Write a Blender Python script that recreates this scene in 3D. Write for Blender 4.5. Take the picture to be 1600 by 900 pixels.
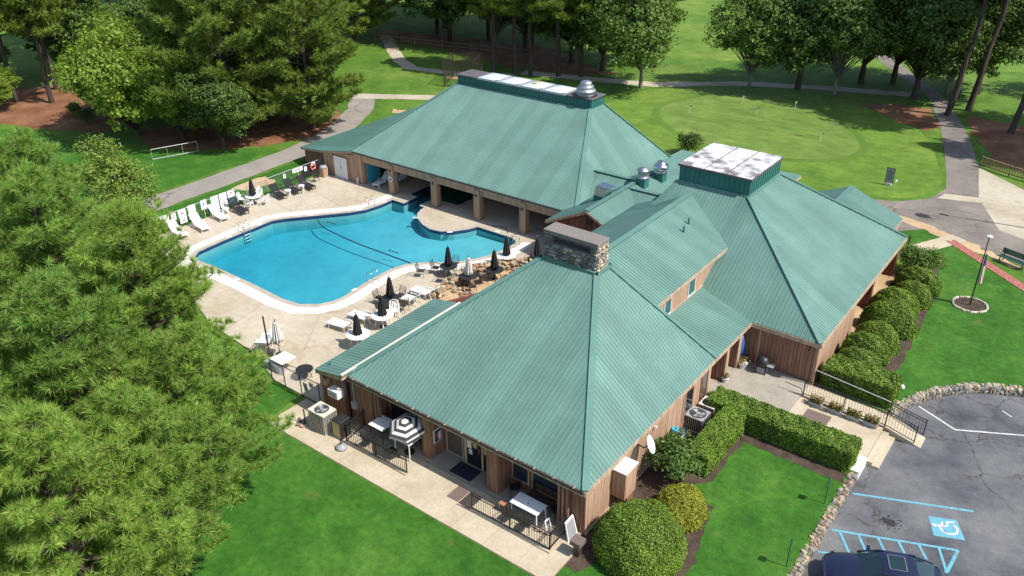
import bpy, bmesh, math, random
import numpy as np
from mathutils import Vector, Matrix

scene = bpy.context.scene
C = scene.collection
for o in list(bpy.data.objects): bpy.data.objects.remove(o)

# ------------------------------------------------------------------ camera
cam_d = bpy.data.cameras.new('camera'); cam = bpy.data.objects.new('camera', cam_d); C.objects.link(cam)
cam_d.sensor_width = 36.0; cam_d.lens = 1304.46/1600*36.0; cam_d.clip_start = .1; cam_d.clip_end = 3000
_p, _y, _r = math.radians(28.45), math.radians(-37.307), math.radians(-.473)
_f = Vector((math.cos(_p)*math.sin(_y), math.cos(_p)*math.cos(_y), -math.sin(_p)))
_rt = Vector((math.cos(_y), -math.sin(_y), 0)); _up = _rt.cross(_f)
_R = _rt*math.cos(_r)+_up*math.sin(_r); _U = -_rt*math.sin(_r)+_up*math.cos(_r)
cam.matrix_world = Matrix(((_R.x,_U.x,-_f.x,0),(_R.y,_U.y,-_f.y,0),(_R.z,_U.z,-_f.z,26.0),(0,0,0,1)))
scene.camera = cam
# ------------------------------------------------------------------ sky, sun, exposure
SUN_EL = math.radians(53); SUN_DIR = Vector((.983*math.cos(SUN_EL), .18*math.cos(SUN_EL), math.sin(SUN_EL))).normalized()
world = bpy.data.worlds.new('World'); scene.world = world; world.use_nodes = True
wn = world.node_tree; bg = wn.nodes['Background']
sky = wn.nodes.new('ShaderNodeTexSky'); sky.sky_type = 'NISHITA'; sky.sun_disc = False
sky.sun_elevation = SUN_EL; sky.sun_rotation = math.atan2(SUN_DIR.x, SUN_DIR.y)
wn.links.new(sky.outputs[0], bg.inputs[0]); bg.inputs[1].default_value = .15
sd = bpy.data.lights.new('sun', 'SUN'); sd.energy = 4.6; sd.angle = math.radians(.55); sd.color = (1, .955, .89)
sun = bpy.data.objects.new('sun', sd); C.objects.link(sun); sun.location = (20, 20, 60)
sun.rotation_euler = (-SUN_DIR).to_track_quat('-Z', 'Y').to_euler()
scene.view_settings.view_transform = 'Standard'; scene.view_settings.look = 'None'
scene.view_settings.exposure = 0.34; scene.view_settings.gamma = 1.0; scene.view_settings.use_curve_mapping = False
scene.render.engine = 'CYCLES'
scene.cycles.max_bounces = 6; scene.cycles.transparent_max_bounces = 12

rnd = random.Random(7); nrng = np.random.default_rng(11)

# ------------------------------------------------------------------ materials
MATS = {}
def nmat(name):
    m = bpy.data.materials.new(name); m.use_nodes = True
    nt = m.node_tree; return m, nt, nt.nodes['Principled BSDF']
def N(nt, t, **kw):
    n = nt.nodes.new(t)
    for k, v in kw.items():
        if k.startswith('i_'): n.inputs[k[2:].replace('_', ' ')].default_value = v
        else: setattr(n, k, v)
    return n
def ramp(nt, fac, stops):
    r = nt.nodes.new('ShaderNodeValToRGB'); e = r.color_ramp.elements
    while len(e) < len(stops): e.new(.5)
    for k, (p, c) in enumerate(stops):
        e[k].position = p; e[k].color = (*c, 1) if len(c) == 3 else c
    nt.links.new(fac, r.inputs[0]); return r.outputs[0]
def mix(nt, a, b, fac, mode='MIX'):
    m = nt.nodes.new('ShaderNodeMix'); m.data_type = 'RGBA'; m.blend_type = mode
    for s, v in ((0, fac), (6, a), (7, b)):
        if hasattr(v, 'links'): nt.links.new(v, m.inputs[s])
        else: m.inputs[s].default_value = v if s == 0 else (*v, 1)
    return m.outputs[2]
def coords(nt, world_pos=False, scale=None):
    if world_pos: s = N(nt, 'ShaderNodeNewGeometry').outputs['Position']
    else: s = N(nt, 'ShaderNodeTexCoord').outputs['Object']
    if scale:
        mp = N(nt, 'ShaderNodeMapping'); mp.inputs['Scale'].default_value = scale
        nt.links.new(s, mp.inputs[0]); s = mp.outputs[0]
    return s
def noise(nt, vec, scale, detail=4, rough=.6, out=0):
    n = N(nt, 'ShaderNodeTexNoise'); n.inputs['Scale'].default_value = scale
    n.inputs['Detail'].default_value = detail; n.inputs['Roughness'].default_value = rough
    nt.links.new(vec, n.inputs['Vector']); return n.outputs[out]
def bump(nt, b, h, strength=.3, dist=.02):
    n = N(nt, 'ShaderNodeBump'); n.inputs['Strength'].default_value = strength; n.inputs['Distance'].default_value = dist
    nt.links.new(h, n.inputs['Height']); nt.links.new(n.outputs[0], b.inputs['Normal'])
def simple(name, col, rough=.6, metal=0, var=.12, nscale=6, bstr=.15, wp=False, spec=.5):
    """one colour broken up by two scales of noise, with fine relief"""
    m, nt, b = nmat(name); v = coords(nt, wp)
    f = noise(nt, v, nscale, 5); lo = [c*(1-var) for c in col]; hi = [min(1, c*(1+var)) for c in col]
    c = ramp(nt, f, [(.3, lo), (.7, hi)])
    nt.links.new(c, b.inputs['Base Color']); b.inputs['Roughness'].default_value = rough; b.inputs['Metallic'].default_value = metal
    b.inputs['Specular IOR Level'].default_value = spec
    if bstr: bump(nt, b, noise(nt, v, nscale*6, 3), bstr, .01)
    MATS[name] = m; return m
def layered(name, base_stops, s1, s2, dark, dark_thr, rough=.85, bstr=.3, bscale=30, spec=.2, stretch=None, dist=.02, fr=(.84, 1.14), mid=0):
    """world-space ground material: large noise ramp, fine noise overlay, blotches"""
    m, nt, b = nmat(name); v = coords(nt, True, stretch)
    c = ramp(nt, noise(nt, v, s1, 6, .62), base_stops)
    fine = ramp(nt, noise(nt, v, s2, 4, .7), [(.25, (fr[0],)*3), (.75, (fr[1],)*3)])
    c = mix(nt, c, fine, 1.0, 'MULTIPLY')
    if mid: c = mix(nt, c, ramp(nt, noise(nt, v, mid, 5, .7), [(.3, (.66, .74, .64)), (.7, (1.38, 1.26, 1.35))]), 1.0, 'MULTIPLY')
    blot = ramp(nt, noise(nt, v, s1*2.7, 5, .55), [(dark_thr, (0,)*3), (min(.99, dark_thr+.12), (1,)*3)])
    c = mix(nt, c, dark, blot)
    nt.links.new(c, b.inputs['Base Color']); b.inputs['Roughness'].default_value = rough; b.inputs['Specular IOR Level'].default_value = spec
    bump(nt, b, noise(nt, v, bscale, 4), bstr, dist)
    MATS[name] = m; return m

layered('lawn', [(.3, (.026, .105, .009)), (.5, (.042, .138, .013)), (.7, (.072, .17, .022))], .22, 3.2, (.10, .15, .028), .64, bstr=.9, bscale=16, dist=.05, fr=(.66, 1.3), mid=.9)
layered('fairway', [(.3, (.085, .17, .019)), (.5, (.115, .205, .026)), (.72, (.165, .232, .04))], .06, 1.3, (.15, .165, .05), .66, bstr=.6, bscale=9, dist=.05, fr=(.75, 1.2), mid=.35)
layered('rough_grass', [(.3, (.06, .142, .014)), (.5, (.086, .175, .02)), (.7, (.128, .205, .034))], .09, 1.8, (.13, .15, .045), .64, bstr=.8, bscale=10, dist=.05, fr=(.7, 1.25), mid=.4)
layered('green_turf', [(.3, (.10, .178, .03)), (.5, (.124, .202, .036)), (.7, (.152, .216, .048))], .12, 1.5, (.075, .082, .04), .60, bstr=.2, bscale=12, stretch=(.7, 1.3, 1), mid=.5)
layered('green_collar', [(.3, (.078, .155, .02)), (.7, (.108, .185, .028))], .2, 2, (.07, .12, .03), .62, bstr=.4, bscale=12)
layered('pine_straw', [(.3, (.13, .055, .028)), (.5, (.22, .10, .05)), (.7, (.31, .165, .085))], .35, 4, (.10, .11, .03), .68, bstr=.8, bscale=20, dist=.04)
layered('bare_dirt', [(.3, (.38, .25, .14)), (.6, (.50, .36, .21)), (.8, (.55, .42, .28))], .4, 3, (.30, .22, .11), .7, bstr=.4)
layered('mulch', [(.3, (.045, .032, .024)), (.7, (.12, .085, .06))], 1.5, 9, (.16, .12, .08), .66, bstr=1, bscale=26, dist=.05)
layered('deck_concrete', [(.28, (.37, .305, .21)), (.5, (.46, .395, .295)), (.72, (.53, .465, .365))], .22, 2.2, (.33, .245, .15), .61, bstr=.15, bscale=40)
layered('walk_concrete', [(.3, (.40, .33, .225)), (.5, (.48, .405, .29)), (.72, (.54, .47, .355))], .5, 7, (.33, .265, .175), .66, bstr=.2, bscale=50)
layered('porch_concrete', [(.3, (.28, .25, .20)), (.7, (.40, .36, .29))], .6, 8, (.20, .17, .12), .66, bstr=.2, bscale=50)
layered('old_slab', [(.3, (.34, .285, .20)), (.5, (.43, .375, .28)), (.72, (.50, .45, .35))], .18, 2.5, (.28, .24, .165), .62, bstr=.2, bscale=30)
layered('coping', [(.3, (.60, .565, .49)), (.7, (.72, .69, .62))], .9, 8, (.48, .43, .35), .7, bstr=.1)
layered('coping_edge', [(.3, (.36, .31, .25)), (.7, (.47, .41, .33))], 1.2, 12, (.30, .25, .2), .66, bstr=.2)

def asphalt(name, lo, hi, crack, crack_scale):
    m, nt, b = nmat(name); v = coords(nt, True)
    c = ramp(nt, noise(nt, v, .28, 7, .68), [(.3, lo), (.7, hi)])
    c = mix(nt, c, ramp(nt, noise(nt, v, 22, 3, .8), [(.3, (.68,)*3), (.7, (1.3,)*3)]), 1, 'MULTIPLY')
    warp = N(nt, 'ShaderNodeVectorMath', operation='ADD'); sc = N(nt, 'ShaderNodeVectorMath', operation='SCALE'); sc.inputs['Scale'].default_value = 1.6
    nt.links.new(noise(nt, v, .9, 5, .7, 1), sc.inputs[0]); nt.links.new(v, warp.inputs[0]); nt.links.new(sc.outputs[0], warp.inputs[1])
    vo = N(nt, 'ShaderNodeTexVoronoi', feature='DISTANCE_TO_EDGE'); vo.inputs['Scale'].default_value = crack_scale
    nt.links.new(warp.outputs[0], vo.inputs['Vector'])
    k = ramp(nt, vo.outputs['Distance'], [(0, (1,)*3), (.012, (1,)*3), (.022, (0,)*3)])
    gate = ramp(nt, noise(nt, v, .17, 3), [(.44, (0,)*3), (.58, (1,)*3)])
    kk = N(nt, 'ShaderNodeMath', operation='MULTIPLY'); nt.links.new(k, kk.inputs[0]); nt.links.new(gate, kk.inputs[1])
    c = mix(nt, c, crack, kk.outputs[0])
    nt.links.new(c, b.inputs['Base Color']); b.inputs['Roughness'].default_value = .85; b.inputs['Specular IOR Level'].default_value = .25
    bump(nt, b, noise(nt, v, 40, 3), .4, .015); MATS[name] = m
asphalt('parking_asphalt', (.052, .057, .068), (.20, .20, .20), (.07, .06, .05), .42)
asphalt('road_asphalt', (.14, .12, .105), (.27, .235, .195), (.12, .10, .08), .3)
asphalt('path_asphalt', (.22, .20, .18), (.33, .29, .24), (.16, .13, .1), .35)

def roof_metal(name, col, rough=.42):
    m, nt, b = nmat(name); v = coords(nt, True)
    a = noise(nt, v, .35, 6, .65); c = ramp(nt, a, [(.25, [x*.82 for x in col]), (.55, col), (.8, [min(1, x*1.12+.03) for x in col])])
    oi = N(nt, 'ShaderNodeObjectInfo'); rr = ramp(nt, oi.outputs['Random'], [(0, (.90,)*3), (1, (1.08,)*3)])
    c = mix(nt, c, rr, 1, 'MULTIPLY')
    st = ramp(nt, noise(nt, coords(nt, True, (1.3, 1.3, .3)), 1.1, 5, .7), [(.60, (0,)*3), (.78, (1,)*3)])
    stf = N(nt, 'ShaderNodeMath', operation='MULTIPLY'); stf.inputs[1].default_value = .35; nt.links.new(st, stf.inputs[0])
    c = mix(nt, c, (.24, .30, .21), stf.outputs[0])
    nt.links.new(c, b.inputs['Base Color']); b.inputs['Roughness'].default_value = rough; b.inputs['Specular IOR Level'].default_value = .45
    bump(nt, b, noise(nt, v, 2.2, 3), .12, .03); MATS[name] = m
roof_metal('roof_green', (.126, .238, .199)); roof_metal('trim_green', (.113, .232, .19)); roof_metal('dark_green_metal', (.028, .155, .135), .4)

def wood(name, lo, mid, hi, sc=(6, 6, .5)):
    m, nt, b = nmat(name); v = coords(nt, True, sc)
    c = ramp(nt, noise(nt, v, 1.4, 6, .7), [(.25, lo), (.5, mid), (.78, hi)])
    c = mix(nt, c, ramp(nt, noise(nt, coords(nt, True, (5, 5, .05)), 1.1, 2), [(.35, (.8,)*3), (.65, (1.15,)*3)]), 1, 'MULTIPLY')
    nt.links.new(c, b.inputs['Base Color']); b.inputs['Roughness'].default_value = .8; b.inputs['Specular IOR Level'].default_value = .2
    bump(nt, b, noise(nt, v, 6, 3), .3, .01); MATS[name] = m
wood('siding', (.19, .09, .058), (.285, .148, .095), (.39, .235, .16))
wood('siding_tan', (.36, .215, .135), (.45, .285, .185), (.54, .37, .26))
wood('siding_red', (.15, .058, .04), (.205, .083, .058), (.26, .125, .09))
wood('trim_wood', (.34, .24, .165), (.44, .32, .225), (.52, .40, .29))
wood('fence_wood', (.17, .10, .05), (.26, .165, .09), (.34, .23, .14))
wood('bark', (.035, .026, .021), (.075, .056, .045), (.14, .11, .09), (3, 3, .8))
wood('bark_grey', (.12, .105, .09), (.20, .175, .15), (.29, .26, .225), (3, 3, .8))
simple('white_plastic', (.80, .79, .77), .4, var=.04, nscale=3, bstr=.03)
simple('white_paint', (.74, .73, .71), .5, var=.06, nscale=4, bstr=.05)
simple('pvc_strap', (.66, .67, .68), .5, var=.05)
simple('black_metal', (.022, .021, .021), .45, var=.2)
simple('brown_metal', (.055, .038, .030), .5, var=.2)
simple('black_fabric', (.016, .016, .018), .9, var=.3, nscale=9)
simple('white_fabric', (.70, .68, .63), .9, var=.08, nscale=9)
simple('stripe_dark', (.05, .05, .055), .9, var=.2)
simple('steel', (.55, .56, .58), .28, 1, var=.1, nscale=3, bstr=.05)
simple('dull_steel', (.42, .43, .44), .45, .85, var=.15, nscale=3)
simple('galvanised', (.52, .53, .54), .5, .6, var=.12)
simple('cream_metal', (.62, .57, .47), .5, var=.06)
simple('grey_metal', (.30, .31, .32), .5, var=.08)
simple('dark_rubber', (.05, .04, .038), .95, var=.25, nscale=14)
simple('brown_mat', (.16, .115, .095), .95, var=.25, nscale=14)
simple('navy_mat', (.012, .018, .035), .95, var=.3, nscale=14)
simple('dark_interior', (.03, .028, .026), .9)
simple('floor_dark', (.20, .18, .15), .8, var=.25, nscale=2)
simple('bench_green', (.015, .075, .05), .45, var=.12)
simple('terracotta', (.35, .17, .09), .8)
simple('planter_grey', (.36, .37, .37), .8, var=.12)
simple('orange_ring', (.75, .10, .04), .5)
simple('blue_plastic', (.03, .13, .42), .5)
simple('cardboard_tan', (.50, .36, .17), .7)
simple('sign_blue', (.05, .40, .55), .5); simple('sign_red', (.55, .06, .05), .5); simple('sign_dark', (.06, .06, .07), .5)

simple('tile_navy', (.02, .045, .12), .25, var=.3, nscale=12)
simple('rope_navy', (.015, .03, .08), .6)
simple('stain_oil', (.03, .029, .03), .6, var=.4, wp=True)
simple('membrane_grey', (.10, .095, .095), .85, var=.25, nscale=1.5)
simple('brick', (.36, .125, .10), .85, var=.35, nscale=5, wp=True); simple('chalk', (.62, .58, .46), .8, var=.2)
simple('copper_pipe', (.30, .2, .14), .6)
for k, c in enumerate([(.40, .31, .20), (.33, .27, .20), (.46, .39, .28), (.28, .21, .15), (.50, .37, .22), (.38, .23, .14)]): simple('stone%d' % k, c, .85, var=.35, nscale=5, bstr=.5)
for k, c in enumerate([(.20, .18, .165), (.14, .13, .13), (.26, .24, .21), (.18, .135, .10)]): simple('chim_stone%d' % k, c, .85, var=.45, nscale=5, bstr=.5)
simple('mortar', (.17, .155, .135), .9, var=.3, nscale=5)

def cap_stained(name, base, dirt, thr, sc=.9):
    m, nt, b = nmat(name); v = coords(nt, True)
    f = ramp(nt, noise(nt, v, sc, 7, .62), [(thr, (0,)*3), (thr+.16, (1,)*3)])
    c = mix(nt, base, dirt, f); c = mix(nt, c, ramp(nt, noise(nt, v, 9, 4), [(.3, (.8,)*3), (.7, (1.1,)*3)]), 1, 'MULTIPLY')
    nt.links.new(c, b.inputs['Base Color']); b.inputs['Roughness'].default_value = .8; bump(nt, b, noise(nt, v, 14, 3), .2, .01); MATS[name] = m
cap_stained('roof_membrane', (.66, .65, .65), (.17, .145, .145), .44)
cap_stained('chimney_cap', (.21, .185, .16), (.36, .28, .17), .6); cap_stained('parking_blue', (.13, .38, .47), (.15, .18, .20), .55, 4); cap_stained('parking_white', (.60, .60, .58), (.22, .22, .22), .56, 4)

def glass(name, col, rough=.06):
    m, nt, b = nmat(name); b.inputs['Base Color'].default_value = (*col, 1); b.inputs['Roughness'].default_value = rough
    b.inputs['Specular IOR Level'].default_value = .8; bump(nt, b, noise(nt, coords(nt, True), 1.5, 2), .04, .02); MATS[name] = m
glass('window_glass', (.018, .022, .026)); glass('window_blue', (.02, .035, .06)); glass('car_glass', (.012, .03, .032), .03); glass('skylight_dome', (.58, .63, .68), .3); glass('green_glass', (.03, .10, .10)); glass('curtain_glass', (.11, .09, .075), .2)
def carpaint():
    m, nt, b = nmat('car_paint'); f = noise(nt, coords(nt), 300, 2)
    nt.links.new(ramp(nt, f, [(.3, (.004, .005, .022)), (.7, (.008, .010, .04))]), b.inputs['Base Color'])
    b.inputs['Roughness'].default_value = .3; b.inputs['Coat Weight'].default_value = 1; b.inputs['Coat Roughness'].default_value = .03; MATS['car_paint'] = m
carpaint()
def water():
    m, nt, b = nmat('pool_water'); nt.nodes.remove(b); out = nt.nodes['Material Output']
    tr = N(nt, 'ShaderNodeBsdfTransparent'); gl = N(nt, 'ShaderNodeBsdfGlossy'); gl.inputs['Roughness'].default_value = .04
    fr = N(nt, 'ShaderNodeFresnel'); fr.inputs['IOR'].default_value = 1.33
    v = coords(nt, True); bp = N(nt, 'ShaderNodeBump'); bp.inputs['Strength'].default_value = .3; bp.inputs['Distance'].default_value = .05
    nt.links.new(noise(nt, v, 2.6, 3), bp.inputs['Height']); nt.links.new(bp.outputs[0], gl.inputs['Normal']); nt.links.new(bp.outputs[0], fr.inputs['Normal'])
    mx = N(nt, 'ShaderNodeMixShader'); nt.links.new(fr.outputs[0], mx.inputs[0]); nt.links.new(tr.outputs[0], mx.inputs[1]); nt.links.new(gl.outputs[0], mx.inputs[2])
    nt.links.new(mx.outputs[0], out.inputs['Surface'])
    va = N(nt, 'ShaderNodeVolumeAbsorption'); va.inputs['Color'].default_value = (.22, .80, .92, 1); va.inputs['Density'].default_value = .72
    nt.links.new(va.outputs[0], out.inputs['Volume']); MATS['pool_water'] = m
water()
layered('pool_plaster', [(.3, (.23, .48, .47)), (.7, (.27, .52, .50))], .3, .5, (.23, .47, .465), .68, bstr=.05)

def leaf(name, stops, trans=.3, rough=.55):
    """leaf faces: colour differs from leaf to leaf and from clump to clump; some light passes through"""
    m, nt, b = nmat(name); g = N(nt, 'ShaderNodeNewGeometry')
    c = ramp(nt, g.outputs['Random Per Island'], stops)
    c2 = ramp(nt, noise(nt, coords(nt), .8, 3), [(.3, (.72,)*3), (.7, (1.25,)*3)]); c = mix(nt, c, c2, 1, 'MULTIPLY')
    oi = N(nt, 'ShaderNodeObjectInfo'); c = mix(nt, c, ramp(nt, oi.outputs['Random'], [(0, (.85, .9, .9)), (1, (1.15, 1.08, 1))]), 1, 'MULTIPLY')
    nt.links.new(c, b.inputs['Base Color']); b.inputs['Roughness'].default_value = rough; b.inputs['Specular IOR Level'].default_value = .3
    t = N(nt, 'ShaderNodeBsdfTranslucent'); nt.links.new(mix(nt, c, (1.0, 1.0, .45), 1, 'MULTIPLY'), t.inputs[0])
    mx = N(nt, 'ShaderNodeMixShader'); mx.inputs[0].default_value = trans
    nt.links.new(b.outputs[0], mx.inputs[1]); nt.links.new(t.outputs[0], mx.inputs[2]); nt.links.new(mx.outputs[0], nt.nodes['Material Output'].inputs[0]); MATS[name] = m
leaf('needles', [(0, (.15, .29, .045)), (.5, (.25, .42, .075)), (.85, (.38, .54, .125)), (1, (.50, .44, .16))], .45)
leaf('needles_far', [(0, (.115, .185, .03)), (.5, (.195, .285, .05)), (1, (.30, .38, .08))], .42)
leaf('leaf_dark', [(0, (.04, .085, .016)), (.6, (.08, .15, .026)), (1, (.17, .25, .055))], .3)
leaf('leaf_mid', [(0, (.08, .15, .024)), (.6, (.135, .23, .04)), (1, (.21, .30, .075))], .35)
leaf('leaf_yellow', [(0, (.14, .24, .025)), (.6, (.21, .32, .035)), (1, (.31, .39, .06))], .35)
leaf('cedar', [(0, (.11, .20, .03)), (.6, (.19, .29, .045)), (1, (.30, .36, .08))], .3)
leaf('hedge_leaf', [(0, (.085, .17, .018)), (.6, (.165, .27, .032)), (1, (.30, .39, .068))], .25)
leaf('bush_yellow', [(0, (.17, .21, .018)), (.6, (.27, .30, .028)), (1, (.40, .38, .06))], .25)
leaf('flower', [(0, (.10, .16, .03)), (.5, (.18, .22, .05)), (.8, (.30, .10, .08)), (1, (.42, .30, .08))], .25)
simple('shrub_core', (.035, .03, .018), .95, var=.3)  # colour of the solid cores: dark, standing for shade among the leaves

# ------------------------------------------------------------------ mesh helpers
ORG = {}
def org(o): return ORG.get(o.name, Vector((0, 0, 0))) if o else Vector((0, 0, 0))
def link(name, me, mat, parent=None, world_verts=True):
    o = bpy.data.objects.new(name, me); C.objects.link(o)
    if mat is not None and not me.materials: me.materials.append(MATS[mat] if isinstance(mat, str) else mat)
    if parent is not None:
        o.parent = parent; ORG[o.name] = org(parent).copy()
        if world_verts:
            me.transform(Matrix.Translation(-org(parent)))
    return o
def tag(o, label, cat, group=None):
    o['label'] = label; o['category'] = cat
    if group: o['group'] = group
    return o
def struct(o): o['kind'] = 'structure'; return o
def stuff(o): o['kind'] = 'stuff'; return o
def thing(name, label, cat, loc=(0, 0, 0), rz=0, group=None):
    o = bpy.data.objects.new(name, None); C.objects.link(o); o.location = loc; o.rotation_euler = (0, 0, rz); o.empty_display_size = .3
    ORG[o.name] = Vector(loc) if rz == 0 else Vector((0, 0, 0)); return tag(o, label, cat, group)
def proto(name, label, cat, group=None):
    """a thing modelled round the origin, placed afterwards"""
    o = bpy.data.objects.new(name, None); C.objects.link(o); o.empty_display_size = .3; ORG[o.name] = Vector((0, 0, 0)); return tag(o, label, cat, group)
def dup(root, label=None):
    def rec(o, par):
        c = o.copy(); C.objects.link(c)
        if par is not None: c.parent = par
        for ch in list(o.children): rec(ch, c)
        return c
    r = rec(root, None)
    if label: r['label'] = label
    return r
def put(o, x, y, z=0, rz=0, s=1):
    o.location = (x, y, z); o.rotation_euler = (0, 0, rz); o.scale = (s, s, s); return o
def spread(root, spots):
    """spots: (label, x, y, z, rz, scale); the first takes the prototype itself"""
    for k, s in enumerate(spots):
        o = root if k == 0 else dup(root)
        o['label'] = s[0]; put(o, *s[1:])

class MB:
    def __init__(self): self.v = []; self.f = []; self.mi = []
    def add(self, vs, fs):
        n = len(self.v); self.v += [tuple(p) for p in vs]; self.f += [tuple(i+n for i in f) for f in fs]; return self
    def box(self, x0, x1, y0, y1, z0, z1):
        return self.add([(x0,y0,z0),(x1,y0,z0),(x1,y1,z0),(x0,y1,z0),(x0,y0,z1),(x1,y0,z1),(x1,y1,z1),(x0,y1,z1)],
                        [(0,3,2,1),(4,5,6,7),(0,1,5,4),(1,2,6,5),(2,3,7,6),(3,0,4,7)])
    def beam(self, p0, p1, w, h, up=(0, 0, 1)):
        p0 = Vector(p0); p1 = Vector(p1); d = (p1-p0).normalized(); u = Vector(up); s = d.cross(u)
        if s.length < 1e-4: s = d.cross(Vector((1, 0, 0)))
        s.normalize(); u = s.cross(d).normalized(); s *= w/2; u *= h/2
        return self.add([p0-s-u, p0+s-u, p0+s+u, p0-s+u, p1-s-u, p1+s-u, p1+s+u, p1-s+u], [(0,1,2,3),(7,6,5,4),(0,4,5,1),(1,5,6,2),(2,6,7,3),(3,7,4,0)])
    def tube(self, pts, r, n=8, caps=True):
        pts = [Vector(p) for p in pts]; rr = r if isinstance(r, (list, tuple)) else [r]*len(pts); b = len(self.v); prev = None
        for k, p in enumerate(pts):
            d = (pts[min(k+1, len(pts)-1)]-pts[max(k-1, 0)]).normalized()
            a = prev if prev is not None else (Vector((1, 0, 0)) if abs(d.x) < .9 else Vector((0, 1, 0)))
            s = (a - d*a.dot(d)).normalized(); prev = s; t = d.cross(s)
            for j in range(n):
                q = 2*math.pi*j/n; self.v.append(tuple(p+(s*math.cos(q)+t*math.sin(q))*rr[k]))
        for k in range(len(pts)-1):
            for j in range(n):
                a = b+k*n+j; c = b+k*n+(j+1) % n; self.f.append((a, c, c+n, a+n))
        if caps: self.f.append(tuple(b+j for j in reversed(range(n)))); self.f.append(tuple(b+(len(pts)-1)*n+j for j in range(n)))
        return self
    def lathe(self, prof, n=20, c=(0, 0, 0)):
        b = len(self.v)
        for (r, z) in prof:
            for j in range(n):
                q = 2*math.pi*j/n; self.v.append((c[0]+r*math.cos(q), c[1]+r*math.sin(q), c[2]+z))
        for k in range(len(prof)-1):
            for j in range(n):
                a = b+k*n+j; e = b+k*n+(j+1) % n; self.f.append((a, e, e+n, a+n))
        self.f.append(tuple(b+j for j in reversed(range(n)))); self.f.append(tuple(b+(len(prof)-1)*n+j for j in range(n))); return self
    def prism(self, poly, z0, z1):
        n = len(poly); vs = [(x, y, z0) for x, y in poly]+[(x, y, z1) for x, y in poly]
        return self.add(vs, [tuple(reversed(range(n))), tuple(range(n, 2*n))]+[(i, (i+1) % n, (i+1) % n+n, i+n) for i in range(n)])
    def poly(self, pts): return self.add(pts, [tuple(range(len(pts)))])
    def mesh(self, name, smooth=False):
        me = bpy.data.meshes.new(name); me.from_pydata(self.v, [], self.f); me.update()
        if smooth:
            for p in me.polygons: p.use_smooth = True
        return me
    def build(self, name, mat, parent=None, smooth=False, bevel=0):
        me = self.mesh(name, smooth)
        if bevel:
            bm = bmesh.new(); bm.from_mesh(me); bmesh.ops.bevel(bm, geom=list(bm.edges), offset=bevel, segments=1, affect='EDGES'); bm.to_mesh(me); bm.free()
        return link(name, me, mat, parent)
def box(name, mat, parent, *a, bevel=0): return MB().box(*a).build(name, mat, parent, bevel=bevel)
def sheet(name, mat, outer, z, holes=(), parent=None, depth=0):
    """flat ground sheet from an outline with holes; depth gives it sides"""
    bm = bmesh.new(); ed = []
    for loop in [outer]+list(holes):
        vs = [bm.verts.new((x, y, z)) for x, y in loop]
        for k in range(len(vs)): ed.append(bm.edges.new((vs[k], vs[(k+1) % len(vs)])))
    bmesh.ops.triangle_fill(bm, use_beauty=True, use_dissolve=False, edges=ed)
    for f in bm.faces:
        f.normal_update()
        if f.normal.z < 0: f.normal_flip()
    if depth:
        be = [e for e in bm.edges if len(e.link_faces) == 1]
        r = bmesh.ops.extrude_edge_only(bm, edges=be)
        for v in [g for g in r['geom'] if isinstance(g, bmesh.types.BMVert)]: v.co.z -= depth
        bmesh.ops.recalc_face_normals(bm, faces=list(bm.faces))
    me = bpy.data.meshes.new(name); bm.to_mesh(me); bm.free(); return link(name, me, mat, parent)
def blob(outline, jag=.3, step=.8, seed=1):
    """roughen an outline"""
    r = random.Random(seed); out = []
    for k in range(len(outline)):
        a = Vector(outline[k]); b = Vector(outline[(k+1) % len(outline)]); n = max(1, int((b-a).length/step))
        for j in range(n):
            p = a.lerp(b, j/n); out.append((p.x+r.uniform(-jag, jag), p.y+r.uniform(-jag, jag)))
    return out
def smooth_loop(pts, it=2):
    for _ in range(it):
        q = []
        for k in range(len(pts)):
            a = pts[k]; b = pts[(k+1) % len(pts)]
            q += [(a[0]*.75+b[0]*.25, a[1]*.75+b[1]*.25), (a[0]*.25+b[0]*.75, a[1]*.25+b[1]*.75)]
        pts = q
    return pts
def offset_loop(pts, d):
    """push a closed loop outwards (d>0) along vertex normals"""
    n = len(pts); area = sum(pts[k][0]*pts[(k+1) % n][1]-pts[(k+1) % n][0]*pts[k][1] for k in range(n)); sg = 1 if area > 0 else -1; out = []
    for k in range(n):
        a = Vector(pts[k-1]); b = Vector(pts[k]); c = Vector(pts[(k+1) % n]); e1 = (b-a).normalized(); e2 = (c-b).normalized()
        nn = Vector((e1.y+e2.y, -e1.x-e2.x))*sg
        if nn.length < 1e-6: nn = Vector((e1.y, -e1.x))*sg
        nn.normalize(); k2 = max(.5, nn.dot(Vector((e1.y, -e1.x))*sg)); out.append(tuple(b+nn*d/k2))
    return out
def fast_mesh(name, V, k):
    """every k consecutive points are one face"""
    n = len(V); me = bpy.data.meshes.new(name); me.vertices.add(n); me.vertices.foreach_set('co', np.ascontiguousarray(V, dtype=np.float32).ravel())
    me.loops.add(n); me.loops.foreach_set('vertex_index', np.arange(n, dtype=np.int32))
    me.polygons.add(n//k); me.polygons.foreach_set('loop_start', np.arange(0, n, k, dtype=np.int32)); me.update(); me.validate(); return me
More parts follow.
